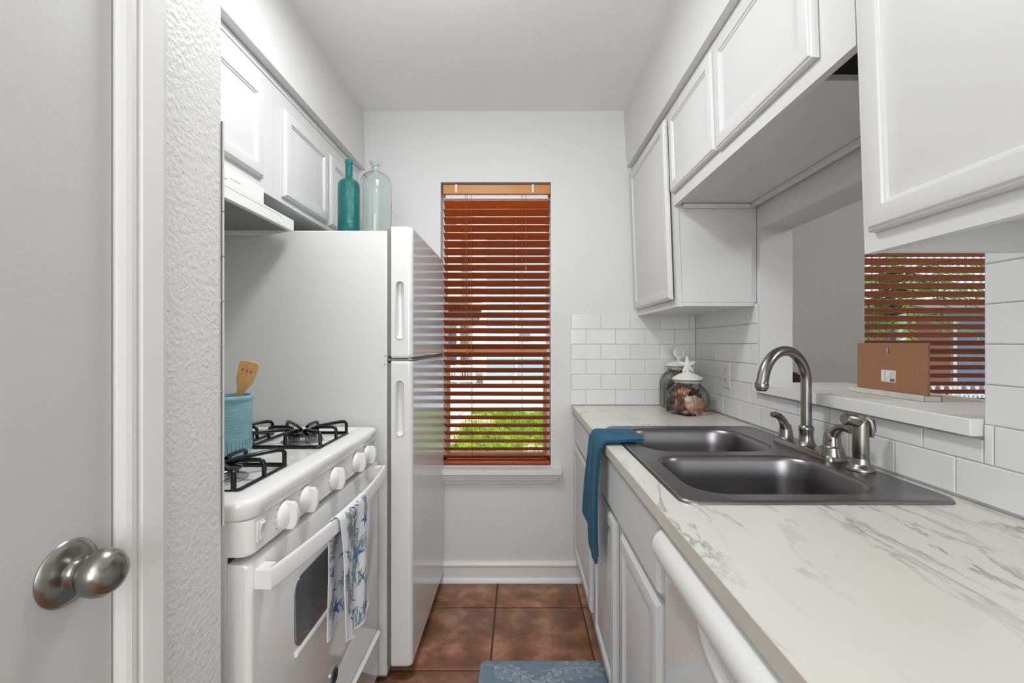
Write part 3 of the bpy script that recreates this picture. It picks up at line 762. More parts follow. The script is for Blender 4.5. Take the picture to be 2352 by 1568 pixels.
for y in (.960, 1.055, 1.385, 1.48):
    for k in range(6):
        a = PI*(.62+.13*k) if k < 5 else PI*1.62
        yy = y-.037*math.cos(a-PI/2)*1; zz = .870+.036*math.sin(a-PI/2)
        yy = y+.0385*math.cos(PI*.5+.42*k); zz = .870+.0315*math.sin(PI*.5+.42*k)
        if zz > .842: b.box(XPn-.0005, XPn+.0002, yy-.0014, yy+.0014, zz-.0012, zz+.0012)
for k in range(14):
    a = .4*k; b.box(XPn-.0005, XPn+.0004, 1.22+.036*math.cos(a)-.0016, 1.22+.036*math.cos(a)+.0016, .870+.0305*math.sin(a)-.0008, .870+.0305*math.sin(a)+.0008)
b.build('dial_markings', 'ink', st)
box(-.5462, -.5456, Y0+.006, Y1-.006, .8225, .8355).build('gap_shade', 'dark', st)  # dark strip that paints the shade in the gap above the oven door
sw = box(XPn-.002, XPn+.0025, .858, .882, .855, .895).build('rocker_switch', 'plastic', st, bevel=.001)
MB().prism([(.0015, .858), (.006, .860), (.0035, .8745), (.008, .890), (.0015, .892)], lambda u, v, w: (XPn+u, w, v), .863, .877).build('rocker', 'plastic', sw)
# oven door
L = []; b = MB()
def dprof(k):
    return [(-.5455, Y0+.004)]+front_profile(XS-.001-k, .012, -.5455)[1:-1]+[(-.5455, Y1-.004)]
Z1d = .822; Z0d = .222
for k, z in ((.010, Z1d), (.003, Z1d-.003), (0, Z1d-.010), (0, Z0d+.006), (.004, Z0d)):
    L.append([(x, y, z) for x, y in dprof(k)])
b.loops(L, True, True, True); od = b.build('oven_door', 'enamel', st, ang=40)
# window with recessed surround
rr = lambda d, r: rrect(1.003-d, 1.437+d, .545-d, .705+d, r, 8)
MB().prism([(XS-.002, .546), (XS+.003, .546), (XS+.007, .541), (XS+.006, .536), (XS-.002, .532)], lambda u, v, w: (u, w, v), 1.004, 1.436).build('window_sill_lip', 'enamel', od, bevel=.001)
b = MB(); b.loops([[(XS-.001, y, z) for y, z in rr(0, .036)], [(XS+.001, y, z) for y, z in rr(0, .036)]], True, True, True); b.build('oven_window', 'oven_glass', od)
# handle (bowed)
b = MB(); L = []
N_ = 24
for i in range(N_+1):
    t = i/N_; y = Y0+.014+(Y1-Y0-.028)*t
    bow = .032+.028*math.sin(PI*t)**.8
    xo = XS+bow; 
    L.append([(xo-.010, y, .770), (xo-.002, y, .770), (xo, y, .773), (xo-.001, y, .802), (xo-.003, y, .806), (xo-.011, y, .806)])
b.loops(L, True, True, True)
for s in (0, 1):
    ya, yb2 = (Y0+.014, Y0+.05) if s == 0 else (Y1-.05, Y1-.014)
    b.box(XS-.002, XS+.0218, ya+.0004, yb2, .7703, .8057)
b.build('door_handle', 'enamel_soft', od, ang=30)
L = []; b = MB()
for k, z in ((-.010, .2165), (-.0115, .215), (-.011, .209), (0, .190), (0, .06), (.006, .054)): L.append([(x, y, z) for x, y in dprof(k)])
b.loops(L, True, True, True); b.build('storage_drawer', 'enamel', st, ang=40)
bd = MB().lathe([(.022, 0), (.022, .002), (.019, .003), (.018, .002), (.001, .002)], (XS-.0005, 1.22, .335), 'X', 40).build('round_badge', 'nickel', od, ang=40)
bb = MB()   # script monogram inside a ring
sc_ = []
for i in range(25):
    a = 2*PI*i/24; sc_.append((XS+.0022, 1.22+.0155*math.cos(a), .335+.0155*math.sin(a)))
bb.tube(sc_, .0006, 6)
bb.tube([(XS+.0022, 1.22+y, .335+z) for y, z in ((-.002, .006), (-.006, .009), (-.010, .004), (-.009, -.005), (-.004, -.009), (-.001, -.003), (-.002, .001), (-.006, 0))], .0007, 6)
bb.tube([(XS+.0022, 1.22+y, .335+z) for y, z in ((.010, .006), (.006, .009), (.003, .004), (.007, .001), (.002, -.003), (.005, -.009), (.011, -.005))], .0007, 6)
bb.build('monogram', 'ink_dark', bd)
# range hood
hd = thing('range_hood', 'white under-cabinet range hood above the gas range', 'range hood', (-1, 1.22, 1.63))
Y0h, Y1h = .842, 1.610; XH = -.805
b = MB()
b.box(XH-.016, XH, Y0h, Y1h, 1.635, 1.675)
b.build('front_lip', 'enamel_soft', hd, bevel=.0015)
MB().box(XH-.018, XH-.001, 1.03, 1.422, 1.675, 1.7245).build('control_fascia', 'enamel_soft', hd, bevel=.001)
b = MB()
for ya, yb2 in ((Y0h, Y0h+.006), (Y1h-.006, Y1h)):
    b.prism([(XH-.016, 1.635), (XH-.09, 1.621), (-1.17, 1.621), (-1.17, 1.728), (-.95, 1.728), (XH-.016, 1.672)], lambda u, v, w: (u, w, v), ya, yb2)
b.box(-1.17, -1.16, Y0h, Y1h, 1.621, 1.728)
b.box(-1.159, -.90, Y0h+.007, Y1h-.007, 1.724, 1.7275)
b.build('hood_shell', 'enamel_soft', hd)
MB().box(-1.158, XH-.020, Y0h+.007, Y1h-.007, 1.638, 1.642).build('filter_panel', mat('hood_underside_grey', (128, 127, 124), .5), hd)
MB().prism([(XH-.016, 1.6352), (XH-.0165, 1.650), (XH-.024, 1.650), (XH-.024, 1.640)], lambda u, v, w: (u, w, v), Y0h+.007, Y1h-.007).build('inner_flange', 'enamel_soft', hd)
# embossed line
b = MB(); pp = [(XH+.0003, Y0h+.01, 1.668), (XH+.0003, 1.50, 1.668), (XH+.0003, 1.52, 1.664), (XH+.0003, 1.528, 1.655), (XH+.0003, 1.520, 1.645), (XH+.0003, 1.50, 1.642)]
b.tube(pp, .0009, 6); b.build('embossed_line', 'enamel_soft', hd)
b = MB(); XHf = XH-.001
for y0_, y1_ in ((1.155, 1.175), (1.255, 1.262), (1.268, 1.272), (1.276, 1.283), (1.287, 1.291), (1.295, 1.302)):
    b.box(XHf, XHf+.0006, y0_, y1_, 1.695, 1.697)
b.tube([(XHf+.0006, 1.222, 1.708), (XHf+.0006, 1.222, 1.694), (XHf+.0006, 1.228, 1.689), (XHf+.0006, 1.242, 1.689)], .0007, 6)
b.build('control_markings', 'ink', hd)

def carve(mb, cutter, name, m, parent):
    """build mb minus cutter, keep only the result"""
    o = mb.build(name, m, parent, ang=35); k = cutter.build('cutter_tmp', m, parent)
    md = o.modifiers.new('cut', 'BOOLEAN'); md.object = k; md.operation = 'DIFFERENCE'; md.solver = 'EXACT'
    bpy.context.view_layer.update()
    me = bpy.data.meshes.new_from_object(o.evaluated_get(bpy.context.evaluated_depsgraph_get()))
    o.modifiers.clear(); old_ = o.data; o.data = me; bpy.data.objects.remove(k); bpy.data.meshes.remove(old_); me.name = name
    for e in me.edges: pass
    bm = bmesh.new(); bm.from_mesh(me)
    for f in bm.faces: f.smooth = True
    for e in bm.edges: e.smooth = len(e.link_faces) == 2 and e.calc_face_angle(0) < math.radians(35)
    bm.to_mesh(me); bm.free(); return o
# ================================================================ refrigerator
fr = thing('refrigerator', 'white top-freezer refrigerator beside the tall window', 'refrigerator', (-.8, 1.98, 0))
FY0, FY1 = 1.642, 2.338
box(-1.172, -.482, FY0+.002, FY1-.002, .02, 1.648).build('body', 'fridge_side', fr, bevel=.006, seg=3)
for z0, z1, nm in ((1.182, 1.662, 'freezer_door'), (.056, 1.171, 'fresh_food_door')):
    b = MB(); L = []; xo, xi = -.389, -.466
    def sect(d, e): # plan with rounded front corners, d inset
        r = .016; P = [(xi, FY0+d)]
        for i in range(6):
            a = -PI/2+PI/2*i/5; P.append((xo-e-r+r*math.cos(a), FY0+d+r+r*math.sin(a)))
        for t in (.006, .25, .5, .75, .994):   # nearly flat door face
            P.append((xo-e+.0004*math.sin(PI*t), FY0+d+r+(FY1-FY0-2*d-2*r)*t))
        for i in range(6):
            a = PI/2*i/5; P.append((xo-e-r+r*math.cos(a), FY1-d-r+r*math.sin(a)))
        P.append((xi, FY1-d)); return P
    for d, z in ((.006, z0), (.002, z0+.003), (0, z0+.010), (0, z0+.013), (0, z1-.013), (0, z1-.010), (.002, z1-.003), (.006, z1)): L.append([(x, y, z) for x, y in sect(d*.5, d)])
    b.loops(L, True, True, True)
    zc0, zc1 = ((1.252, 1.462) if nm == 'freezer_door' else (.898, 1.100)); cx = -.434
    def stz(w_, n=10):
        P = []
        for i in range(n+1):
            a = PI*i/n; P.append((cx+w_*math.cos(a), zc1-.014+w_*math.sin(a)))
        for i in range(n+1):
            a = PI+PI*i/n; P.append((cx+w_*math.cos(a), zc0+.014+w_*math.sin(a)))
        return P
    cut_ = MB().loops([[(x, y, z) for x, z in stz(w_)] for y, w_ in ((FY0-.01, .0138), (FY0+.012, .0130), (FY0+.019, .0095), (FY0+.021, .005))], True, True, True)
    dd = carve(b, cut_, nm, 'fridge', fr)
    box(-.481, -.467, FY0+.008, FY1-.008, z0+.008, z1-.008).build('gasket', 'gasket', dd)
    b = MB(); b.loops([[(x, FY0+.0008, z) for x, z in stz(.0185)], [(x, FY0-.0022, z) for x, z in stz(.0165)], [(x, FY0-.0022, z) for x, z in stz(.0150)], [(x, FY0+.0005, z) for x, z in stz(.0136)]], True)
    b.build('grip_rim', 'fridge_side', dd, ang=60)
b = box(-.492, -.395, FY0+.004, FY0+.05, 1.1725, 1.1795); b.build('centre_hinge', 'chrome', fr, bevel=.001)
b = box(-.467, -.392, FY0+.05, FY1-.002, 1.172, 1.1805); b.build('door_gap', 'gasket', fr)
b = MB()
for z in (1.190, 1.160): b.lathe([(.0035, 0), (.003, .002), (.001, .003)], (-.489, FY0+.002, z), ax=(0, -1, 0), seg=12)
b.build('hinge_screws', 'chrome', fr)
MB().lathe([(.006, 0), (.006, .006), (.001, .007)], (-.478, FY0+.02, 1.648), seg=12).build('top_hinge_cap', 'enamel_soft', fr)
box(-.55, -.484, FY0+.01, FY1-.01, .012, .060).build('toe_grille', 'gasket', fr)
MB().tube([(-.3885, 2.30, 1.500), (-.384, 2.302, 1.512), (-.384, 2.304, 1.525), (-.3885, 2.305, 1.535)], .003, 8).build('magnet_clip', 'chrome', fr)

# bottles on the refrigerator
def bottle(name, label, cat, prof, loc, m, seg=48):
    z = loc[2]
    o = MB().lathe(prof, (0, 0, 0), seg=seg).build(name, m, None, local=True, ang=60); o.location = loc
    return tag(o, label, cat)
t = .0035
po = [(.001, 0), (.036, 0), (.040, .004), (.0410, .03), (.0410, .190), (.0395, .203), (.034, .213), (.024, .220), (.0165, .225), (.0145, .232), (.0138, .255), (.0140, .280), (.0165, .283), (.0165, .294), (.0138, .296)]
pi_ = [(.0110, .294), (.0110, .232), (.014, .223), (.023, .217), (.032, .210), (.037, .201), (.0385, .19), (.0385, .03), (.036, .01), (.001, .008)]
bottle('glass_bottle', 'slim teal hammered-glass bottle standing on the refrigerator', 'bottle', po+pi_, (-.659, 1.745, 1.6485), 'teal')
po = [(.001, 0), (.060, 0), (.065, .004), (.066, .02), (.066, .205), (.0645, .228), (.060, .248), (.051, .265), (.038, .278), (.025, .286), (.0195, .291), (.0175, .300), (.0180, .312), (.0215, .320), (.0265, .323), (.0268, .327), (.024, .3285)]
pi_ = [(.0185, .322), (.0150, .312), (.0148, .291), (.022, .283), (.036, .275), (.049, .262), (.0575, .246), (.062, .227), (.0635, .205), (.0635, .02), (.060, .007), (.001, .005)]
bottle('glass_demijohn', 'wide pale green clear glass bottle on the refrigerator beside the teal one', 'bottle', po+pi_, (-.585, 1.84, 1.6485), 'glass_sea')

# utensil crock + spatula
cr = Vector((-.838, 1.228+.0, .9275))
CRX, CRY = -.808, 1.2345; CZ = .9275
b = MB(); prof = [(.001, 0), (.060, 0), (.064, .004), (.066, .012)]
for i in range(34):
    z = .045+.095*i/33; prof.append((.0672+.0011*(i % 2)+.0008*z, z))
prof += [(.068, .143), (.071, .146), (.0725, .151), (.071, .156), (.068, .158), (.064, .157), (.0625, .150), (.062, .02), (.055, .008), (.001, .007)]
ck = thing('utensil_crock', 'light blue ribbed stoneware utensil crock on the back of the range', 'crock', (CRX, CRY, CZ+.0005))
prof = [(r*.975, z*1.05) for r, z in prof]
b = MB().lathe(prof, (0, 0, 0), seg=64).build('vessel', 'crock', ck, local=True, ang=50)
b = MB()
for k in range(44):
    a = 2*PI*k/44; c_, s_ = math.cos(a), math.sin(a)
    b.tube([(.0640*c_, .0640*s_, .012), (.0656*c_, .0656*s_, .026), (.0660*c_, .0660*s_, .046)], [.0012, .0022, .0008], 6)
b.build('fluted_band', 'crock', ck, local=True, ang=60)
b = MB(); L = []
pts2 = [(-.009, 0), (-.008, .15), (-.010, .178), (-.0215, .203), (-.027, .246), (-.0255, .256), (-.018, .260), (.018, .263), (.0255, .260), (.028, .252), (.0235, .203), (.011, .178), (.008, .15), (.009, 0)]
b.prism(pts2, lambda u, v, w: (u, w, v), -.0025, .0025)
spt = b.build('wooden_spatula', 'bamboo', None, local=True, bevel=.001)
b = MB()
for u in (-.012, 0, .012): b.prism([(u-.0018, .237), (u, .240), (u+.0018, .237), (u+.0012, .229), (u-.0012, .229)], lambda a, v, w: (a, w, v), -.0028, .0028)
b.v = b.v; sl = b.build('drain_slots', 'worn', spt, local=True)
spt.scale = (.95, 1, 1); spt.location = (-.822, 1.243, CZ+.011); spt.rotation_euler = (math.radians(4), math.radians(18.5), math.radians(8))
tag(spt, 'bamboo slotted spatula leaning in the blue crock', 'spatula')

# ================================================================ towels
def dense(fn, nu, nv, name, m, parent=None, solid=.003):
    return MB().grid(fn, nu, nv).build(name, m, parent, ang=80, solid=solid)
# printed tea towel over the oven handle
tt = thing('tea_towel', 'white tea towel printed with blue starfish, hanging on the oven handle', 'towel', (-.44, 1.2, .45))
def hx(y):  # handle outer x
    t = (y-(Y0h+.01))/(.74); return XS+.030+.030*math.sin(PI*max(0, min(1, t)))**.8
def tfront(u, v):  # u across, v down
    y = 1.100+.19*u; 
    f_ = .007*math.sin(u*9+.6)*min(1, v*2.5)+.004*math.sin(u*17+v*3)*v
    x = hx(y)+.006+.004*v+f_
    z = .808-.312*v-.022*math.sin(u*PI)*v
    y = y+(.5-u)*.03*v + .004*math.sin(v*7)
    if v < .08:
        q = v/.08; x = hx(y)-.006+(.012)*math.sin(q*PI/2)+f_; z = .8115-.0315*(1-math.cos(q*PI/2))*.6
    return (x, y, z)
def tback(u, v):
    y = 1.085+.19*u
    x = hx(y)-.0165-.006*v+.005*math.sin(u*11+1)*min(1, v*2.5)
    z = .808-.268*v-.024*(1-u)*v
    y = y-(.012)*v+(.5-u)*.02*v
    x = max(x, XS+.0075)
    if v < .08:
        q = v/.08; x = hx(y)-.006-(.0105)*math.sin(q*PI/2); z = .8115-.0315*(1-math.cos(q*PI/2))*.6
    return (x, y, z)
dense(tfront, 26, 50, 'front_fall', 'printtowel', tt, .0016); dense(tback, 26, 50, 'back_fall', 'printtowel', tt, .0016)
def onsurf(fn, u, v, off):
    p = Vector(fn(u, v)); return (p.x+off, p.y, p.z)
def star(mb, fn, off, cu, cv, r, rot, arms=5, thin=.27):
    n0 = len(mb.v); W_ = .19; Hh = .352
    P = [(cu, cv)]
    for k in range(arms*2):
        a = rot+PI*k/arms; rr_ = r if k % 2 == 0 else r*thin
        P.append((cu+rr_*math.cos(a)/W_, cv+rr_*math.sin(a)/Hh))
    # subdivide: centre->edge in 4 steps
    K = arms*2; st_ = 4
    rings_ = []
    for s_ in range(st_+1):
        rings_.append([(P[0][0]+(P[1+k][0]-P[0][0])*s_/st_, P[0][1]+(P[1+k][1]-P[0][1])*s_/st_) for k in range(K)])
    ok = all(0.01 < u < .99 and 0.09 < v < .985 for u, v in rings_[-1])
    if not ok:
        rings_ = [[(min(.99, max(.01, u)), min(.985, max(.085, v))) for u, v in R2] for R2 in rings_]
    mb.loops([[onsurf(fn, u, v, off) for u, v in R2] for R2 in rings_[::1]], True)
def streak(mb, fn, off, u, v, du, dv, w):
    L = []
    for i in range(7):
        t = i/6; ww = w*math.sin(PI*min(.98, max(.02, t)))+.0003
        nx, nv_ = -dv, du; ln = math.hypot(du*.19, dv*.35)+1e-6
        uu, vv = u+du*t, v+dv*t
        ou, ov = (-dv*.35/ln)*ww/.19, (du*.19/ln)*ww/.35
        L.append([(uu-ou, vv-ov), (uu+ou, vv+ov)])
    cl = lambda u, v: (min(.99, max(.01, u)), min(.985, max(.02, v)))
    mb.loops([[onsurf(fn, *cl(*p), off) for p in l] for l in L], False)
for fn, off in ((tfront, .0018), (tback, .0018)):
    rnd = random.Random(3 if fn is tfront else 9)
    b = MB()
    for cu, cv, r, ro_ in ((.56, .40, .040, .3), (.35, .86, .036, 1.0), (.88, .70, .026, .6), (.3, .16, .030, .1), (.80, .18, .028, 2.0), (.12, .48, .028, .9)): star(b, fn, off, cu, cv, r, ro_)
    b.build('starfish_print', 'blue_print', tt, ang=80)
    b = MB()
    for cu, cv, r, ro_ in ((.68, .62, .034, .95), (.25, .66, .030, 2.2), (.70, .90, .026, 1.3), (.12, .30, .026, .4)): star(b, fn, off+.0001, cu, cv, r, ro_, 4, .12)
    b.build('cross_star_print', 'blue_print', tt, ang=80)
    for nm, ml, cnt, ww in (('coral_print', 'grey_print2', 210, .0012), ('seaweed_print', 'teal_print', 110, .0014), ('navy_print', 'navy_print', 60, .0011)):
        b = MB()
        cl = [(rnd.uniform(.05, .95), .06+.14*q+rnd.uniform(0, .06)) for q in range(7)]
        for k in range(cnt):
            c0 = cl[k % 7]; a = rnd.uniform(0, 2*PI) if nm != 'seaweed_print' else rnd.uniform(-2.0, -1.1)
            ln = rnd.uniform(.012, .034)
            streak(b, fn, off+.0002, c0[0]+rnd.uniform(-.10, .10), c0[1]+rnd.uniform(-.05, .05), ln*math.cos(a)/.19, ln*math.sin(a)/.352, ww)
        b.build(nm, ml, tt, ang=80)
b = MB()
for fn in (tfront, tback):
    for u in (.0, 1.0): b.tube([onsurf(fn, u, v/30, .0008) for v in range(2, 31)], .0013, 6)
    b.tube([onsurf(fn, u/20, 1, .0008) for u in range(21)], .0013, 6)
b.build('hem', 'printtowel', tt, ang=60)

# blue hand towel on the counter edge
bt = thing('hand_towel', 'folded teal blue hand towel draped over the counter edge at the sink', 'towel', (.27, 1.5, .52))
def tow(layer):
    def fn(u, v):
        # u across (far 0 -> near 1), v along from sink side down
        lift = .0045+.0045*layer
        y = 1.615-.205*u
        s = v*.535
        fold = .0022*math.sin(u*8+layer)+.0008*math.sin(u*23)
        if s < .115:
            x = .395-s; z = .9215+lift+.002*math.sin(u*9) - (0.001 if x < .325 else 0)
            y2 = y + (.03)*(1-s/.115)*(u-.5) - .06*(1-s/.115)*0
        elif s < .145:
            q = (s-.115)/.030*PI/2; x = .280-.013*math.sin(q)-lift*math.sin(q); z = .9215-.013+ (.013+lift)*math.cos(q)
            y2 = y
        else:
            d = s-.145; x = .262-lift-.006*math.sin(d*9)-abs(fold)*min(1, d*12)-.012*d; z = .909-d
            nar = 1-.25*min(1, d/.3)
            y2 = 1.512+(y-1.512)*nar
            z += -.004*math.sin(u*PI)*min(1, d*4) + .022*(d/.39)*(abs(2*u-1)**5)
        return (x, y2, z)
    return fn
f0 = tow(0); f1 = tow(1)
dense(lambda u, v: f0(u, v*.965), 30, 90, 'under_layer', 'bluetowel', bt, .004)
dense(lambda u, v: f1(.02+.98*u, v), 30, 90, 'top_layer', 'bluetowel', bt, .004)
# corner of the inner layer, turned out lower left
def flap(u, v):
    p = Vector(f0(u*.12, .35+v*.50)); k = v
    return (p.x-.004-.018*k*(1-u), p.y+.035*k*(1-u)+.004, p.z+.01*k*(1-u))
dense(flap, 6, 24, 'folded_corner', 'bluetowel', bt, .003)
b = MB()
for u in (.05, .5, .97): b.tube([(lambda p: (p[0]-.0026, p[1], p[2]))(f1(u, .30+.69*i/40)) for i in range(41)], .0012, 6)
b.tube([(lambda p: (p[0]-.001, p[1], p[2]))(f1(.02+.98*i/30, .997)) for i in range(31)], .0016, 6)
b.build('stitching', 'bluetowel', bt, ang=60)

# ================================================================ jars with shells
def ribjar(root, W_, hb, rneck, hs, zt_, rib, mname='jar', name='jar'):
    """rounded-square ribbed body -> round neck"""
    seg = 192; L = []
    def sq(a, w, p):
        c_, s_ = abs(math.cos(a)), abs(math.sin(a)); return w/((c_**p+s_**p)**(1/p))
    prof = [(0, .90, 8), (.006, .985, 6), (.02, 1.0, 6), (hb*.55, 1.0, 6), (hb*.8, .995, 6), (hb*.9, .975, 5), (hb, .93, 4.2), (hb+hs*.4, .87, 3.2), (hb+hs*.75, .80, 2.5), (hb+hs*.93, rneck/W_+.01, 2.1), (hb+hs, rneck/W_, 2), (zt_-.008, rneck/W_, 2), (zt_-.006, (rneck+.003)/W_, 2), (zt_, (rneck+.003)/W_, 2)]
    for h, k, p in prof:
        row = []
        for j in range(seg):
            a = 2*PI*j/seg; r = sq(a, W_*k, p)
            if .01 < h < hb+hs*.9: r += .0030*abs(math.sin(a*rib/2))*min(1, h/.02)-.0015
            row.append((r*math.cos(a), r*math.sin(a), h))
        L.append(row)
    b = MB().loops(L, True, True, False); return b.build(name, mname, root, local=True, ang=60, solid=.0)
def lid(root, r, z, h):
    MB().lathe([(r-.008, z-.014), (r-.006, z-.002), (r, z-.001), (r+.001, z+.004), (r-.006, z+.010), (r*.62, z+h*.75), (r*.28, z+h), (r*.22, z+h+.004), (.001, z+h+.005)], seg=40).build('lid', 'plaster', root, local=True, ang=50)
    MB().lathe([(r-.009, z-.006), (r+.0012, z-.006), (r+.0016, z-.002), (r-.004, z-.0015)], seg=40).build('seal_ring', 'gasket', root, local=True)
JZ = .9145
j1 = thing('glass_jar', 'ribbed glass jar of seashells with a white starfish lid, in front', 'jar', (.772, 2.062, JZ), math.radians(28))
ribjar(j1, .075, .100, .057, .034, .152, 44)
lid(j1, .066, .157, .030)
b = MB(); Rz = Matrix.Rotation(-math.radians(28), 3, 'Z')
for k in range(5):
    a = PI/2+2*PI*k/5+.06
    p0 = Vector((0, 0, .222)); p1 = p0+Vector((math.cos(a)*.042, 0, math.sin(a)*.042))
    b.tube([Rz @ p0, Rz @ (p0+(p1-p0)*.35), Rz @ (p0+(p1-p0)*.75), Rz @ p1], [.0125, .0098, .0066, .0025], 12)
b.ball(Rz @ Vector((0, -.001, .222)), .0135, 14, 8, (1, .8, 1))
b.lathe([(.011, .186), (.0085, .192), (.0075, .205), (.007, .222)], seg=16)
b.build('starfish_finial', 'plaster', j1, local=True, ang=70)
j2 = thing('glass_jar', 'taller ribbed glass jar with a nautilus shell lid, behind in the corner', 'jar', (.800, 2.250, JZ), math.radians(4))
ribjar(j2, .077, .152, .052, .032, .205, 40)
lid(j2, .062, .210, .022)
b = MB(); L = []
for i in range(90):   # spiral shell
    t = i/89; a = -1.9+t*5.2*PI; r = .036*(1-t)**1.05+.0008; tr = .0085*(1-t)**.8+.0006
    L.append((Vector((r*.78*math.cos(a), -.004-.010*t, .277+r*.78*math.sin(a))), tr*(1+.10*math.sin(i*2.1))))
b.tube([l[0] for l in L], [l[1] for l in L], 12)
b.ball((0, .002, .277), .030, 24, 12, (1, .32, 1))
b.lathe([(.010, .231), (.007, .236), (.0065, .252)], seg=14)
b.build('nautilus_finial', 'plaster', j2, local=True, ang=70)
for o in [c_ for c_ in j2.children if c_.name.startswith('nautilus')]: o.rotation_euler = (0, 0, 0)

def shell(kind, m, loc, size, rot, label, grp):
    R = Matrix.Rotation(rot[2], 3, 'Z') @ Matrix.Rotation(rot[1], 3, 'Y') @ Matrix.Rotation(rot[0], 3, 'X')
    b = MB()
    if kind == 'scallop':
        n = 36; rg = 10; L = []
        for i in range(rg+1):
            t = i/rg; row = []
            for j in range(n):
                a = 2*PI*j/n; rr_ = t*(1+.05*math.sin(a*9)*t)*(1-.25*max(0, -math.sin(a))**3)
                row.append(R @ Vector((size*rr_*math.cos(a), size*.95*rr_*math.sin(a), size*.42*(1-t*t)+size*.03*math.sin(a*9)*t)))
            L.append(row)
        for i in range(rg-1, -1, -1):
            t = i/rg; L.append([R @ Vector((size*t*math.cos(2*PI*j/n), size*.95*t*math.sin(2*PI*j/n), -size*.12*(1-t*t))) for j in range(n)])
        b.loops(L, True)
    elif kind == 'whelk':
        n = 18; L = []
        for i in range(26):
            t = i/25; z = (t-.42)*2.3; w = (math.sin(PI*min(1, t*1.05))**.8)*(.62 if t < .5 else .62*(1-(t-.5)*1.35))+.02
            w *= 1+.14*math.sin(t*30)
            L.append([R @ Vector((size*w*(1+.05*math.sin(j*2))*math.cos(2*PI*j/n), size*w*.85*math.sin(2*PI*j/n), size*z)) for j in range(n)])
        b.loops(L, True, True, True)
    else:
        n = 20; L = []
        for i in range(1, 12):
            a0 = PI*i/12
            L.append([R @ Vector((size*math.sin(a0)*math.cos(2*PI*j/n)*(1+.04*math.sin(j*3.0)), size*.72*math.sin(a0)*math.sin(2*PI*j/n), -size*.5*math.cos(a0))) for j in range(n)])
        b.loops(L, True, True, True)
    o = b.build('seashell', m, None, local=True, ang=60); o.location = loc
    return tag(o, label, 'shell', grp)
JX, JY = .772, 2.062
G1 = 'seashells in the front jar'
def inj(dx, dy, dz): return (JX+dx, JY+dy, JZ+dz)
shell('scallop', 'sh_tan', inj(.016, -.040, .045), 0.044, (PI/2-.2, .2, .1), 'large tan ribbed scallop shell at the middle of the front jar', G1)
shell('whelk', 'sh_rust', inj(-.038, -.016, .036), 0.034, (.5, 1.2, .3), 'rust brown striped whelk shell at the left of the front jar', G1)
shell('scallop', 'sh_white', inj(-.014, -.052, .066), 0.021, (PI/2, .5, 0), 'small white rough oval shell upright against the front jar glass', G1)
shell('cowrie', 'sh_white', inj(.004, -.068, .017), 0.016, (.2, .1, 0), 'small white cowrie at the bottom front of the jar', G1)
shell('scallop', 'sh_orange', inj(.036, -.052, .018), 0.023, (.8, .1, .3), 'orange round shell at the bottom right of the front jar', G1)
shell('whelk', 'sh_orange', inj(-.020, .000, .100), 0.032, (.3, 1.3, -.4), 'pale orange whelk on top of the shells in the front jar', G1)
shell('whelk', 'sh_dark', inj(.020, -.004, .094), 0.032, (1.0, .6, .4), 'black pointed shell near the top of the front jar', G1)
shell('scallop', 'sh_plum', inj(.036, .004, .096), 0.027, (.8, .6, .3), 'plum brown shell at the upper right of the front jar', G1)
shell('whelk', 'sh_slate', inj(.045, -.010, .060), 0.029, (.2, .3, .5), 'dark slate blue shell right of the tan scallop', G1)
shell('scallop', 'sh_tan', inj(.014, .028, .035), 0.039, (.4, .3, .8), 'tan shell at the back of the front jar', G1)
shell('whelk', 'sh_plum', inj(-.030, .030, .030), 0.034, (.3, 1.4, 1.0), 'plum whelk lying low at the back of the front jar', G1)
shell('cowrie', 'sh_rust', inj(-.052, -.016, .086), 0.021, (.3, .2, .4), 'reddish shell high on the left in the front jar', G1)
shell('cowrie', 'sh_tan', inj(-.030, -.052, .014), 0.017, (.1, 0, .6), 'small tan cowrie at the bottom left of the front jar', G1)
shell('scallop', 'sh_white', inj(.050, -.030, .040), 0.022, (PI/2, .3, .7), 'pale shell at the lower right of the front jar', G1)
shell('scallop', 'sh_rust', inj(-.050, -.030, .058), .026, (PI/2-.3, -.4, .6), 'rust red ribbed shell against the left glass of the front jar', G1)
shell('scallop', 'sh_tan', inj(.000, .010, .066), .034, (.4, .4, .2), 'tan shell in the centre of the front jar pile', G1)
shell('whelk', 'sh_orange', inj(.020, .028, .080), .026, (.3, 1.2, .9), 'orange whelk near the back top of the front jar', G1)
shell('cowrie', 'sh_tan', inj(.046, .010, .068), .022, (.9, .2, .4), 'tan rounded shell at the far right of the front jar', G1)
JX, JY = .800, 2.250; G2 = 'dark shells in the corner jar'
shell('whelk', 'sh_dark', inj(-.042, -.016, .105), 0.037, (.2, .3, 0), 'black shell high on the left in the corner jar', G2)
shell('whelk', 'sh_dark', inj(-.040, -.022, .045), 0.039, (.5, 1.0, .5), 'black shell low on the left in the corner jar', G2)
shell('scallop', 'sh_slate', inj(.000, -.030, .060), 0.041, (PI/2, 0, .2), 'slate shell in the middle of the corner jar', G2)
shell('whelk', 'sh_dark', inj(.030, .000, .045), 0.041, (.2, .8, .5), 'black shell on the right of the corner jar', G2)
shell('scallop', 'sh_plum', inj(-.015, .000, .118), 0.037, (.9, .3, .2), 'plum shell on top in the corner jar', G2)

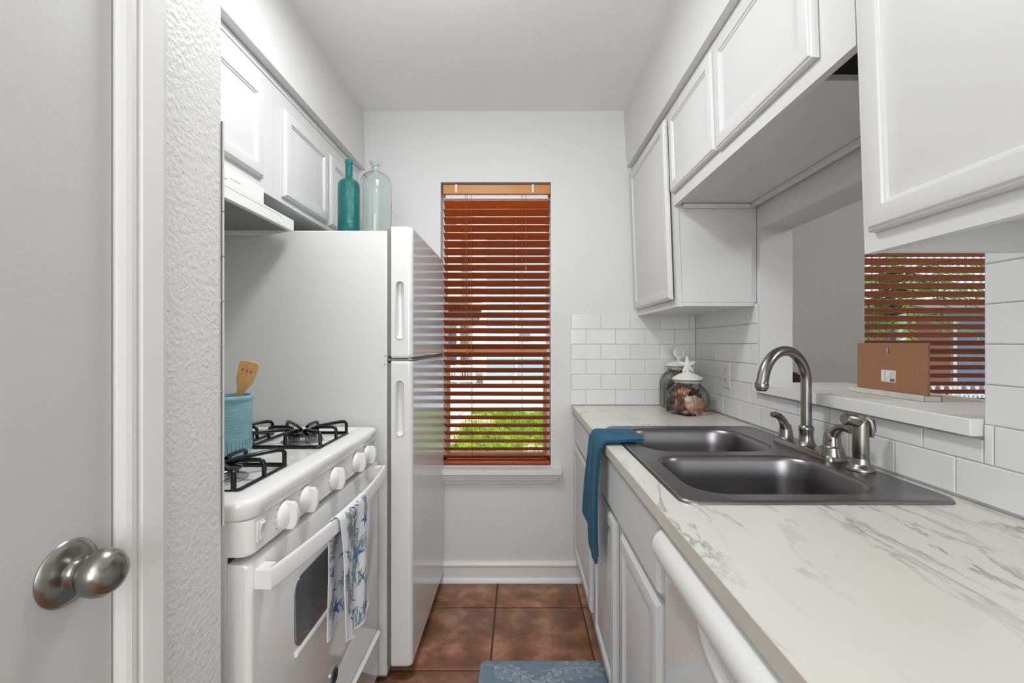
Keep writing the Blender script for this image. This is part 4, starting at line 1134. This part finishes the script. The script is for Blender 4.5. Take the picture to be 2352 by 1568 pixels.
# outlet on the tiled wall
ol = thing('wall_outlet', 'white duplex outlet on the tiled wall right of the jars', 'outlet', (XW-.008, 1.985, 1.04))
MB().rings([(0, .003), (.003, .0055)], 1.950, 2.020, 1.040, 1.154, lambda u, v, h: (XW-.0075-h, u, v)).build('cover_plate', 'plastic', ol)
for zc_ in (1.075, 1.119):
    rc = MB().prism(rrect(1.969, 2.001, zc_-.015, zc_+.015, .010, 5), lambda u, v, w: (w, u, v), XW-.0145, XW-.0125).build('receptacle', 'plastic', ol)
    b = MB()
    for u in (1.979, 1.991): b.box(XW-.0149, XW-.0144, u-.0012, u+.0012, zc_-.004, zc_+.005)
    b.box(XW-.0149, XW-.0144, 1.983, 1.987, zc_-.011, zc_-.007); b.build('slots', 'dark', rc)

# picture block standing on the ledge, back turned to the kitchen
pb = thing('picture_frame', 'small picture turned backward, showing brown fibreboard, on the pass-through ledge', 'picture frame', (1.055, 1.27, 1.0865))
pn = box(1.0445, 1.0505, 1.150, 1.390, 1.1015, 1.2365).build('back_panel', 'mdf', pb, bevel=.0006)
MB().box(1.0325, 1.0765, 1.147, 1.411, 1.0865, 1.1012).build('wooden_base', 'whitewash', pb, bevel=.0012)
b = MB()
for y in (1.1468,): b.tube([(1.0322, y, 1.087), (1.0322, y, 1.101), (1.0765, y, 1.101), (1.0765, y, 1.087)], .0007, 5)
b.build('worn_edges', 'worn', pb)
def board_pt(px, py):  # on the plane x=1.0443
    Yp = 1.0443*FPX/(px-1192); return Yp, 1.236-(py-788)*Yp/FPX
box(1.0439, 1.0446, 1.2480, 1.2975, 1.1265, 1.1600).build('paper_sticker', 'label', pb)
b = MB()
for k in range(12): b.box(1.0436, 1.0440, 1.2505+.0014*k, 1.2505+.0014*k+(.0009 if k % 3 else .0004), 1.1285, 1.1365)
b.build('barcode', 'ink_dark', pb)
b = MB()
for k in range(6): b.box(1.0436, 1.0440, 1.2510+.001*(k % 2), 1.2700-.0015*(k % 3), 1.1405+.0026*k, 1.1413+.0026*k)
b.box(1.0436, 1.0440, 1.2735, 1.2930, 1.1290, 1.1298)
b.build('fine_print', 'ink', pb)
def numeral(b, pts, y, z, s_):
    for a, c_ in zip(pts, pts[1:]): b.tube([(1.0438, y-a[0]*s_, z+a[1]*s_), (1.0438, y-c_[0]*s_, z+c_[1]*s_)], .0007, 5)
N2 = [(0, 1.2), (.2, 1.5), (.6, 1.5), (.85, 1.2), (.7, .8), (0, 0), (.9, 0)]
N3 = [(0, 1.35), (.35, 1.55), (.75, 1.35), (.7, 1.0), (.35, .85), (.75, .65), (.8, .25), (.4, 0), (0, .15)]
b = MB(); numeral(b, N3, 1.2875, 1.1465, .0068); b.build('grey_numeral', 'ink', pb)
b = MB(); numeral(b, N2, 1.2865, 1.1335, .0068); b.build('yellow_numeral', 'yellow', pb)
MB().tube([(1.0441, 1.2730, 1.2240), (1.0425, 1.2730, 1.2225), (1.0425, 1.2715, 1.2070), (1.0441, 1.2708, 1.2055)], .0016, 8, True, 2.0).build('wall_hanger', 'chrome', pb)

# floor mat
mb_ = thing('kitchen_mat', 'slate blue cushioned floor mat with white leaf sprigs by the sink cabinet', 'mat', (.10, 1.30, 0))
b = MB(); L = []
for d, z in ((0, .0008), (.001, .008), (.006, .0125)): L.append([(x, y, z) for x, y in rrect(-.148+d, .327-d, .86+d, 1.742-d, .022, 6)])
b.loops(L, True, True, True); b.build('pad', 'mat_blue', mb_, ang=40)
b = MB(); rnd = random.Random(5)
def sprig(x, y, a, s):
    d = Vector((math.cos(a), math.sin(a))); nrm = Vector((-d.y, d.x)); base = Vector((x, y))
    ribbon([base+d*(s*.95*t)+nrm*(.06*s*math.sin(t*3)) for t in [i/14 for i in range(15)]], .0009)
    for k in range(5):
        for sd in (-1, 1):
            if k == 4 and sd == 1: continue
            p = base+d*(s*(.18+.19*k)); dd = (d*.82+nrm*sd*.57).normalized() if k < 4 else d
            ln = s*(.36-.04*k); nn = Vector((-dd.y, dd.x))
            for c_ in (-1, -.5, 0, .45, 1):
                ribbon([p+dd*(ln*t)+nn*(ln*.20*c_*math.sin(PI*t)) for t in [i/12 for i in range(13)]], .00055)
def ribbon(P, w):
    L = []
    for i, p in enumerate(P):
        t = (P[min(i+1, len(P)-1)]-P[max(i-1, 0)]).normalized(); n_ = Vector((-t.y, t.x))*w
        L.append([(p.x-n_.x, p.y-n_.y, .0129), (p.x+n_.x, p.y+n_.y, .0129)])
    b.loops(L, False)
sprig(-.125, 1.716, -.45, .20); sprig(.080, 1.678, .05, .24); sprig(.0, 1.52, .8, .2); sprig(-.08, 1.40, .2, .22); sprig(.14, 1.36, 1.5, .24); sprig(-.05, 1.1, .6, .24); sprig(.1, .95, 1.1, .2)
b.build('leaf_print', 'mat_print', mb_, ang=80)

# dark dining chair seen at the jamb
dc = thing('dining_chair', 'dark wood dining chair glimpsed behind the pass-through jamb', 'chair', (1.40, 2.12, 0))
def post(x, y): return [(x+.03, y, 0), (x, y, .45), (x-.012, y, .80), (x-.022, y, 1.10)]
for y in (1.94, 2.30):
    MB().tube(post(1.215, y), .019, 10).build('leg', 'darkwood', dc)
for y in (1.95, 2.29):
    MB().tube([(1.60, y, 0), (1.58, y, .43)], .018, 10).build('leg', 'darkwood', dc)
box(1.205, 1.61, 1.93, 2.31, .43, .465).build('seat', 'darkwood', dc, bevel=.012)
b = MB(); L = []
for i in range(11):
    t = i/10; y = 1.935+.375*t; x = 1.192-.02*math.sin(PI*t)*0
    L.append([(x-.012, y, 1.02), (x+.012, y, 1.02), (x+.010, y, 1.108+.012*math.sin(PI*t)), (x-.010, y, 1.108+.012*math.sin(PI*t))])
b.loops(L, True, True, True); b.build('top_rail', 'darkwood', dc, bevel=.004)
b = MB()
for y in (2.01, 2.08, 2.15, 2.22): b.tube([(1.215, y, .46), (1.197, y, 1.03)], .008, 8)
b.build('back_spindles', 'darkwood', dc)

# ================================================================ OUTSIDE
GZ = -.30
struct(box(-14, 22, YB+.14, 40, GZ-.1, GZ).build('ground', 'concrete'), 'pale concrete paving outside')
b = MB(); lp = [(-1.2, 2.6), (-1.05, 5.0), (-1.12, 9.8), (3.2, 10.4), (3.2, 2.6)]
lp = [(-1.35, 3.2), (-1.28, 6.0), (-1.02, 9.8), (2.8, 10.1), (2.8, 3.2)]
b.prism(lp, lambda u, v, w: (u, v, w), GZ, GZ+.04)
lw = tag(b.build('lawn_soil', 'soil'), 'bare sandy soil under the lawn', 'soil', kind='stuff')
# grass blades
rnd = random.Random(11); b = MB()
def inside(x, y):
    xl = -1.35+(y-3.2)/(9.8-3.2)*.33
    return xl+.03 < x < 3.0
cnt = 0
while cnt < 42000:
    y = 3.25+(rnd.random()**.8)*6.7; x = rnd.uniform(-1.4, 1.9)
    if not inside(x, y): continue
    # bare patches
    pch = math.sin(x*2.3+1.0)*math.cos(y*1.1+.6)+.5*math.sin(x*5+y*2)
    if pch > .45 and rnd.random() < .9: continue
    a = rnd.uniform(0, 2*PI); w = rnd.uniform(.006, .013); h = rnd.uniform(.03, .075); l1, l2 = rnd.uniform(-.03, .03), rnd.uniform(-.03, .03)
    n = len(b.v); z = GZ+.04
    b.v += [(x-w*math.cos(a), y-w*math.sin(a), z), (x+w*math.cos(a), y+w*math.sin(a), z), (x+l1, y+l2, z+h)]; b.f.append((n, n+1, n+2)); cnt += 1
tag(b.build('grass', 'grass_green'), 'bright green grass outside the tall kitchen window', 'grass', kind='stuff')
struct(MB().prism([(-1.62, 3.0), (-1.52, 6.0), (-1.22, 9.9), (2.9, 10.2), (2.9, 10.4), (-1.32, 10.1), (-1.66, 6.0), (-1.78, 3.0)][::-1], lambda u, v, w: (u, v, w), GZ, GZ+.05).build('kerb', 'concrete'), 'concrete kerb along the lawn')
# street plane beyond
struct(box(-14, 10, 10.8, 13.2, GZ, GZ+.004).build('street', mat('pale_asphalt', (190, 196, 202), .8, var=(3, .05))), 'pale street beyond the lawn')
# pale blue apartment building
ab = thing('apartment_building', 'pale blue sided apartment building straight across the lawn', 'building', (2.5, 17.5, GZ))
b = box(-1.32, 7.5, 17, 22, GZ+.25, 8.0)
b.build('wall', 'siding', ab)
b = MB()
for k in range(32): b.box(-1.33, 7.5, 16.975, 17.0, GZ+.45+.25*k, GZ+.47+.25*k)
b.build('siding_laps', 'siding', ab)
box(-1.34, 7.5, 16.9, 17.0, GZ, GZ+.25).build('foundation', 'concrete', ab)
box(-1.36, -1.22, 16.94, 17.0, GZ, 8.0).build('corner_board', 'rail', ab)
MB().tube([(-.10, 16.9, 8), (-.10, 16.9, GZ+.5), (-.18, 16.8, GZ+.2)], .05, 8).build('downspout', 'rail', ab)
for zc_ in (1.2, 3.9):
    w_ = box(1.2, 2.3, 16.92, 16.99, zc_-.6, zc_+.9).build('window', 'rail', ab); box(1.28, 2.22, 16.90, 16.93, zc_-.52, zc_+.82).build('pane', 'winglass', w_)
box(.02, .42, 16.90, 16.96, 1.42, 1.60).build('meter_box', 'gasket', ab)
# cream building with porch, left
ac = thing('apartment_building', 'cream apartment building with a shingled porch and railings, far left of the lawn', 'building', (-4, 20, GZ))
box(-9, -2.4, 18.6, 23, GZ, 8).build('wall', 'stucco', ac)
b = MB().prism([(17.0, 1.92), (17.0, 2.0), (18.6, 2.75), (18.6, 2.55)], lambda u, v, w: (w, u, v), -9, -1.55); b.build('porch_roof', 'shingle', ac)
for x in (-2.9, -2.3, -1.7): box(x-.06, x+.06, 17.05, 17.17, GZ, 1.93).build('porch_post', 'rail', ac)
b = MB()
for k in range(30): b.box(-4.6+.1*k, -4.57+.1*k, 17.0, 17.03, GZ+.1, .35)
b.box(-4.6, -1.6, 16.99, 17.05, .34, .40); b.box(-4.6, -1.6, 16.99, 17.05, GZ+.08, GZ+.14); b.build('porch_railing', 'rail', ac)
b = MB()
for k in range(30): b.box(-4.6+.1*k, -4.57+.1*k, 17.4, 17.43, 3.0, 3.9)
b.box(-4.6, -1.5, 17.38, 17.45, 3.9, 3.98); b.box(-4.6, -1.5, 17.3, 18.6, 2.9, 3.02); b.build('balcony', 'rail', ac)
for x, zc_ in ((-3.6, .9), (-2.75, .9), (-3.3, 4.2), (-2.8, 6.6)):
    w_ = box(x-.3, x+.3, 18.53, 18.6, zc_-.7, zc_+.8).build('window', 'rail', ac); box(x-.24, x+.24, 18.50, 18.54, zc_-.64, zc_+.74).build('pane', 'winglass', w_)
# building opposite the dining window
ad = thing('apartment_building', 'grey-blue building with a white picket balcony opposite the dining room window', 'building', (8, 9.5, GZ))
box(5, 14, 9.0, 12, GZ, 6).build('wall', mat('grey_blue_siding', (142, 158, 176), .7), ad)
b = MB()
for k in range(60): b.box(5.0+.13*k, 5.075+.13*k, 7.5, 7.53, 2.02, 2.95)
b.box(5, 13, 7.48, 7.56, 2.95, 3.02); b.box(5, 13, 7.48, 7.56, 1.96, 2.03); b.build('balcony_railing', 'rail', ad)
box(5, 13, 7.5, 9.0, 1.82, 1.96).build('balcony_deck', 'gasket', ad)
for x0_, x1_, m_ in ((6.95, 7.30, 'browndoor'), (7.62, 8.55, 'browndoor')):
    box(x0_, x1_, 8.93, 9.0, GZ+.1, 1.80).build('door', m_, ad)
w_ = box(8.62, 9.9, 8.93, 9.0, .2, 1.75).build('window', 'rail', ad); box(8.70, 9.82, 8.91, 8.94, .28, 1.67).build('pane', 'winglass', w_)
for x in (6.1, 7.42): box(x, x+.16, 8.8, 8.95, GZ, 1.82).build('porch_post', 'rail', ad)
# palm fronds and shrub
def fern(name, label, loc, n, ln, m, seed, cat='plant'):
    r = thing(name, label, cat, loc); rnd = random.Random(seed); b = MB(); X, Y, Z = loc
    hgt = ln[1]
    for k in range(n):
        a = rnd.uniform(0, 2*PI); el = rnd.uniform(-.1, 1.1); L_ = ln[0]*rnd.uniform(.7, 1.1); c0 = Vector((X, Y, Z+hgt*rnd.uniform(.75, 1)))
        pts = []
        for i in range(9):
            t = i/8; pts.append(c0+Vector((math.cos(a)*math.cos(el)*L_*t, math.sin(a)*math.cos(el)*L_*t, math.sin(el)*L_*t-.55*L_*t*t)))
        b.tube(pts, .003, 4)
        for i in range(1, 9):
            d = (pts[i]-pts[i-1]).normalized(); sd = d.cross(Vector((0, 0, 1))).normalized()
            for s_ in (-1, 1):
                for q in (0, .5):
                    p = pts[i-1].lerp(pts[i], q); e_ = p+sd*s_*.16*L_*(1.15-i/9)+d*.07*L_+Vector((0, 0, -.03*L_)); n_ = len(b.v); w_ = d*.022*L_
                    b.v += [tuple(p-w_), tuple(p+w_), tuple(e_)]; b.f.append((n_, n_+1, n_+2))
    b.build('foliage', m, r, ang=80)
    MB().tube([(X, Y, Z), (X+.02, Y, Z+hgt*.5), (X, Y, Z+hgt)], [.03, .022, .016], 8).build('stem', 'trunk', r); return r
fern('palm', 'feathery green palm outside the dining room window', (4.15, 5.0, GZ), 60, (1.0, 2.35), 'leaf', 4)
fern('palm', 'small bright shrub low behind the dining room window', (5.3, 5.2, GZ), 40, (.5, .55), 'leaf2', 8)
fern('palm', 'leafy plant at the right behind the dining room blind', (3.55, 3.9, GZ), 40, (.45, .75), 'leaf2', 12)
# white metal garden chair, crossed bars
gc = thing('garden_chair', 'white lattice garden chair outside the dining room window', 'chair', (4.4, 4.6, GZ))
b = MB()
for k in range(9):
    b.tube([(4.05+.09*k, 4.62, .35), (4.20+.09*k, 4.64, .82)], .010, 6); b.tube([(4.20+.09*k, 4.60, .35), (4.05+.09*k, 4.62, .82)], .010, 6)
b.box(4.0, 4.95, 4.60, 4.66, .80, .84); b.build('lattice_back', 'rail', gc)
box(4.02, 4.93, 4.2, 4.62, .10, .14).build('seat', 'rail', gc)
for x, y in ((4.05, 4.22), (4.9, 4.22), (4.05, 4.6), (4.9, 4.6)): box(x-.02, x+.02, y-.02, y+.02, GZ, .8 if y > 4.5 else .12).build('leg', 'rail', gc)
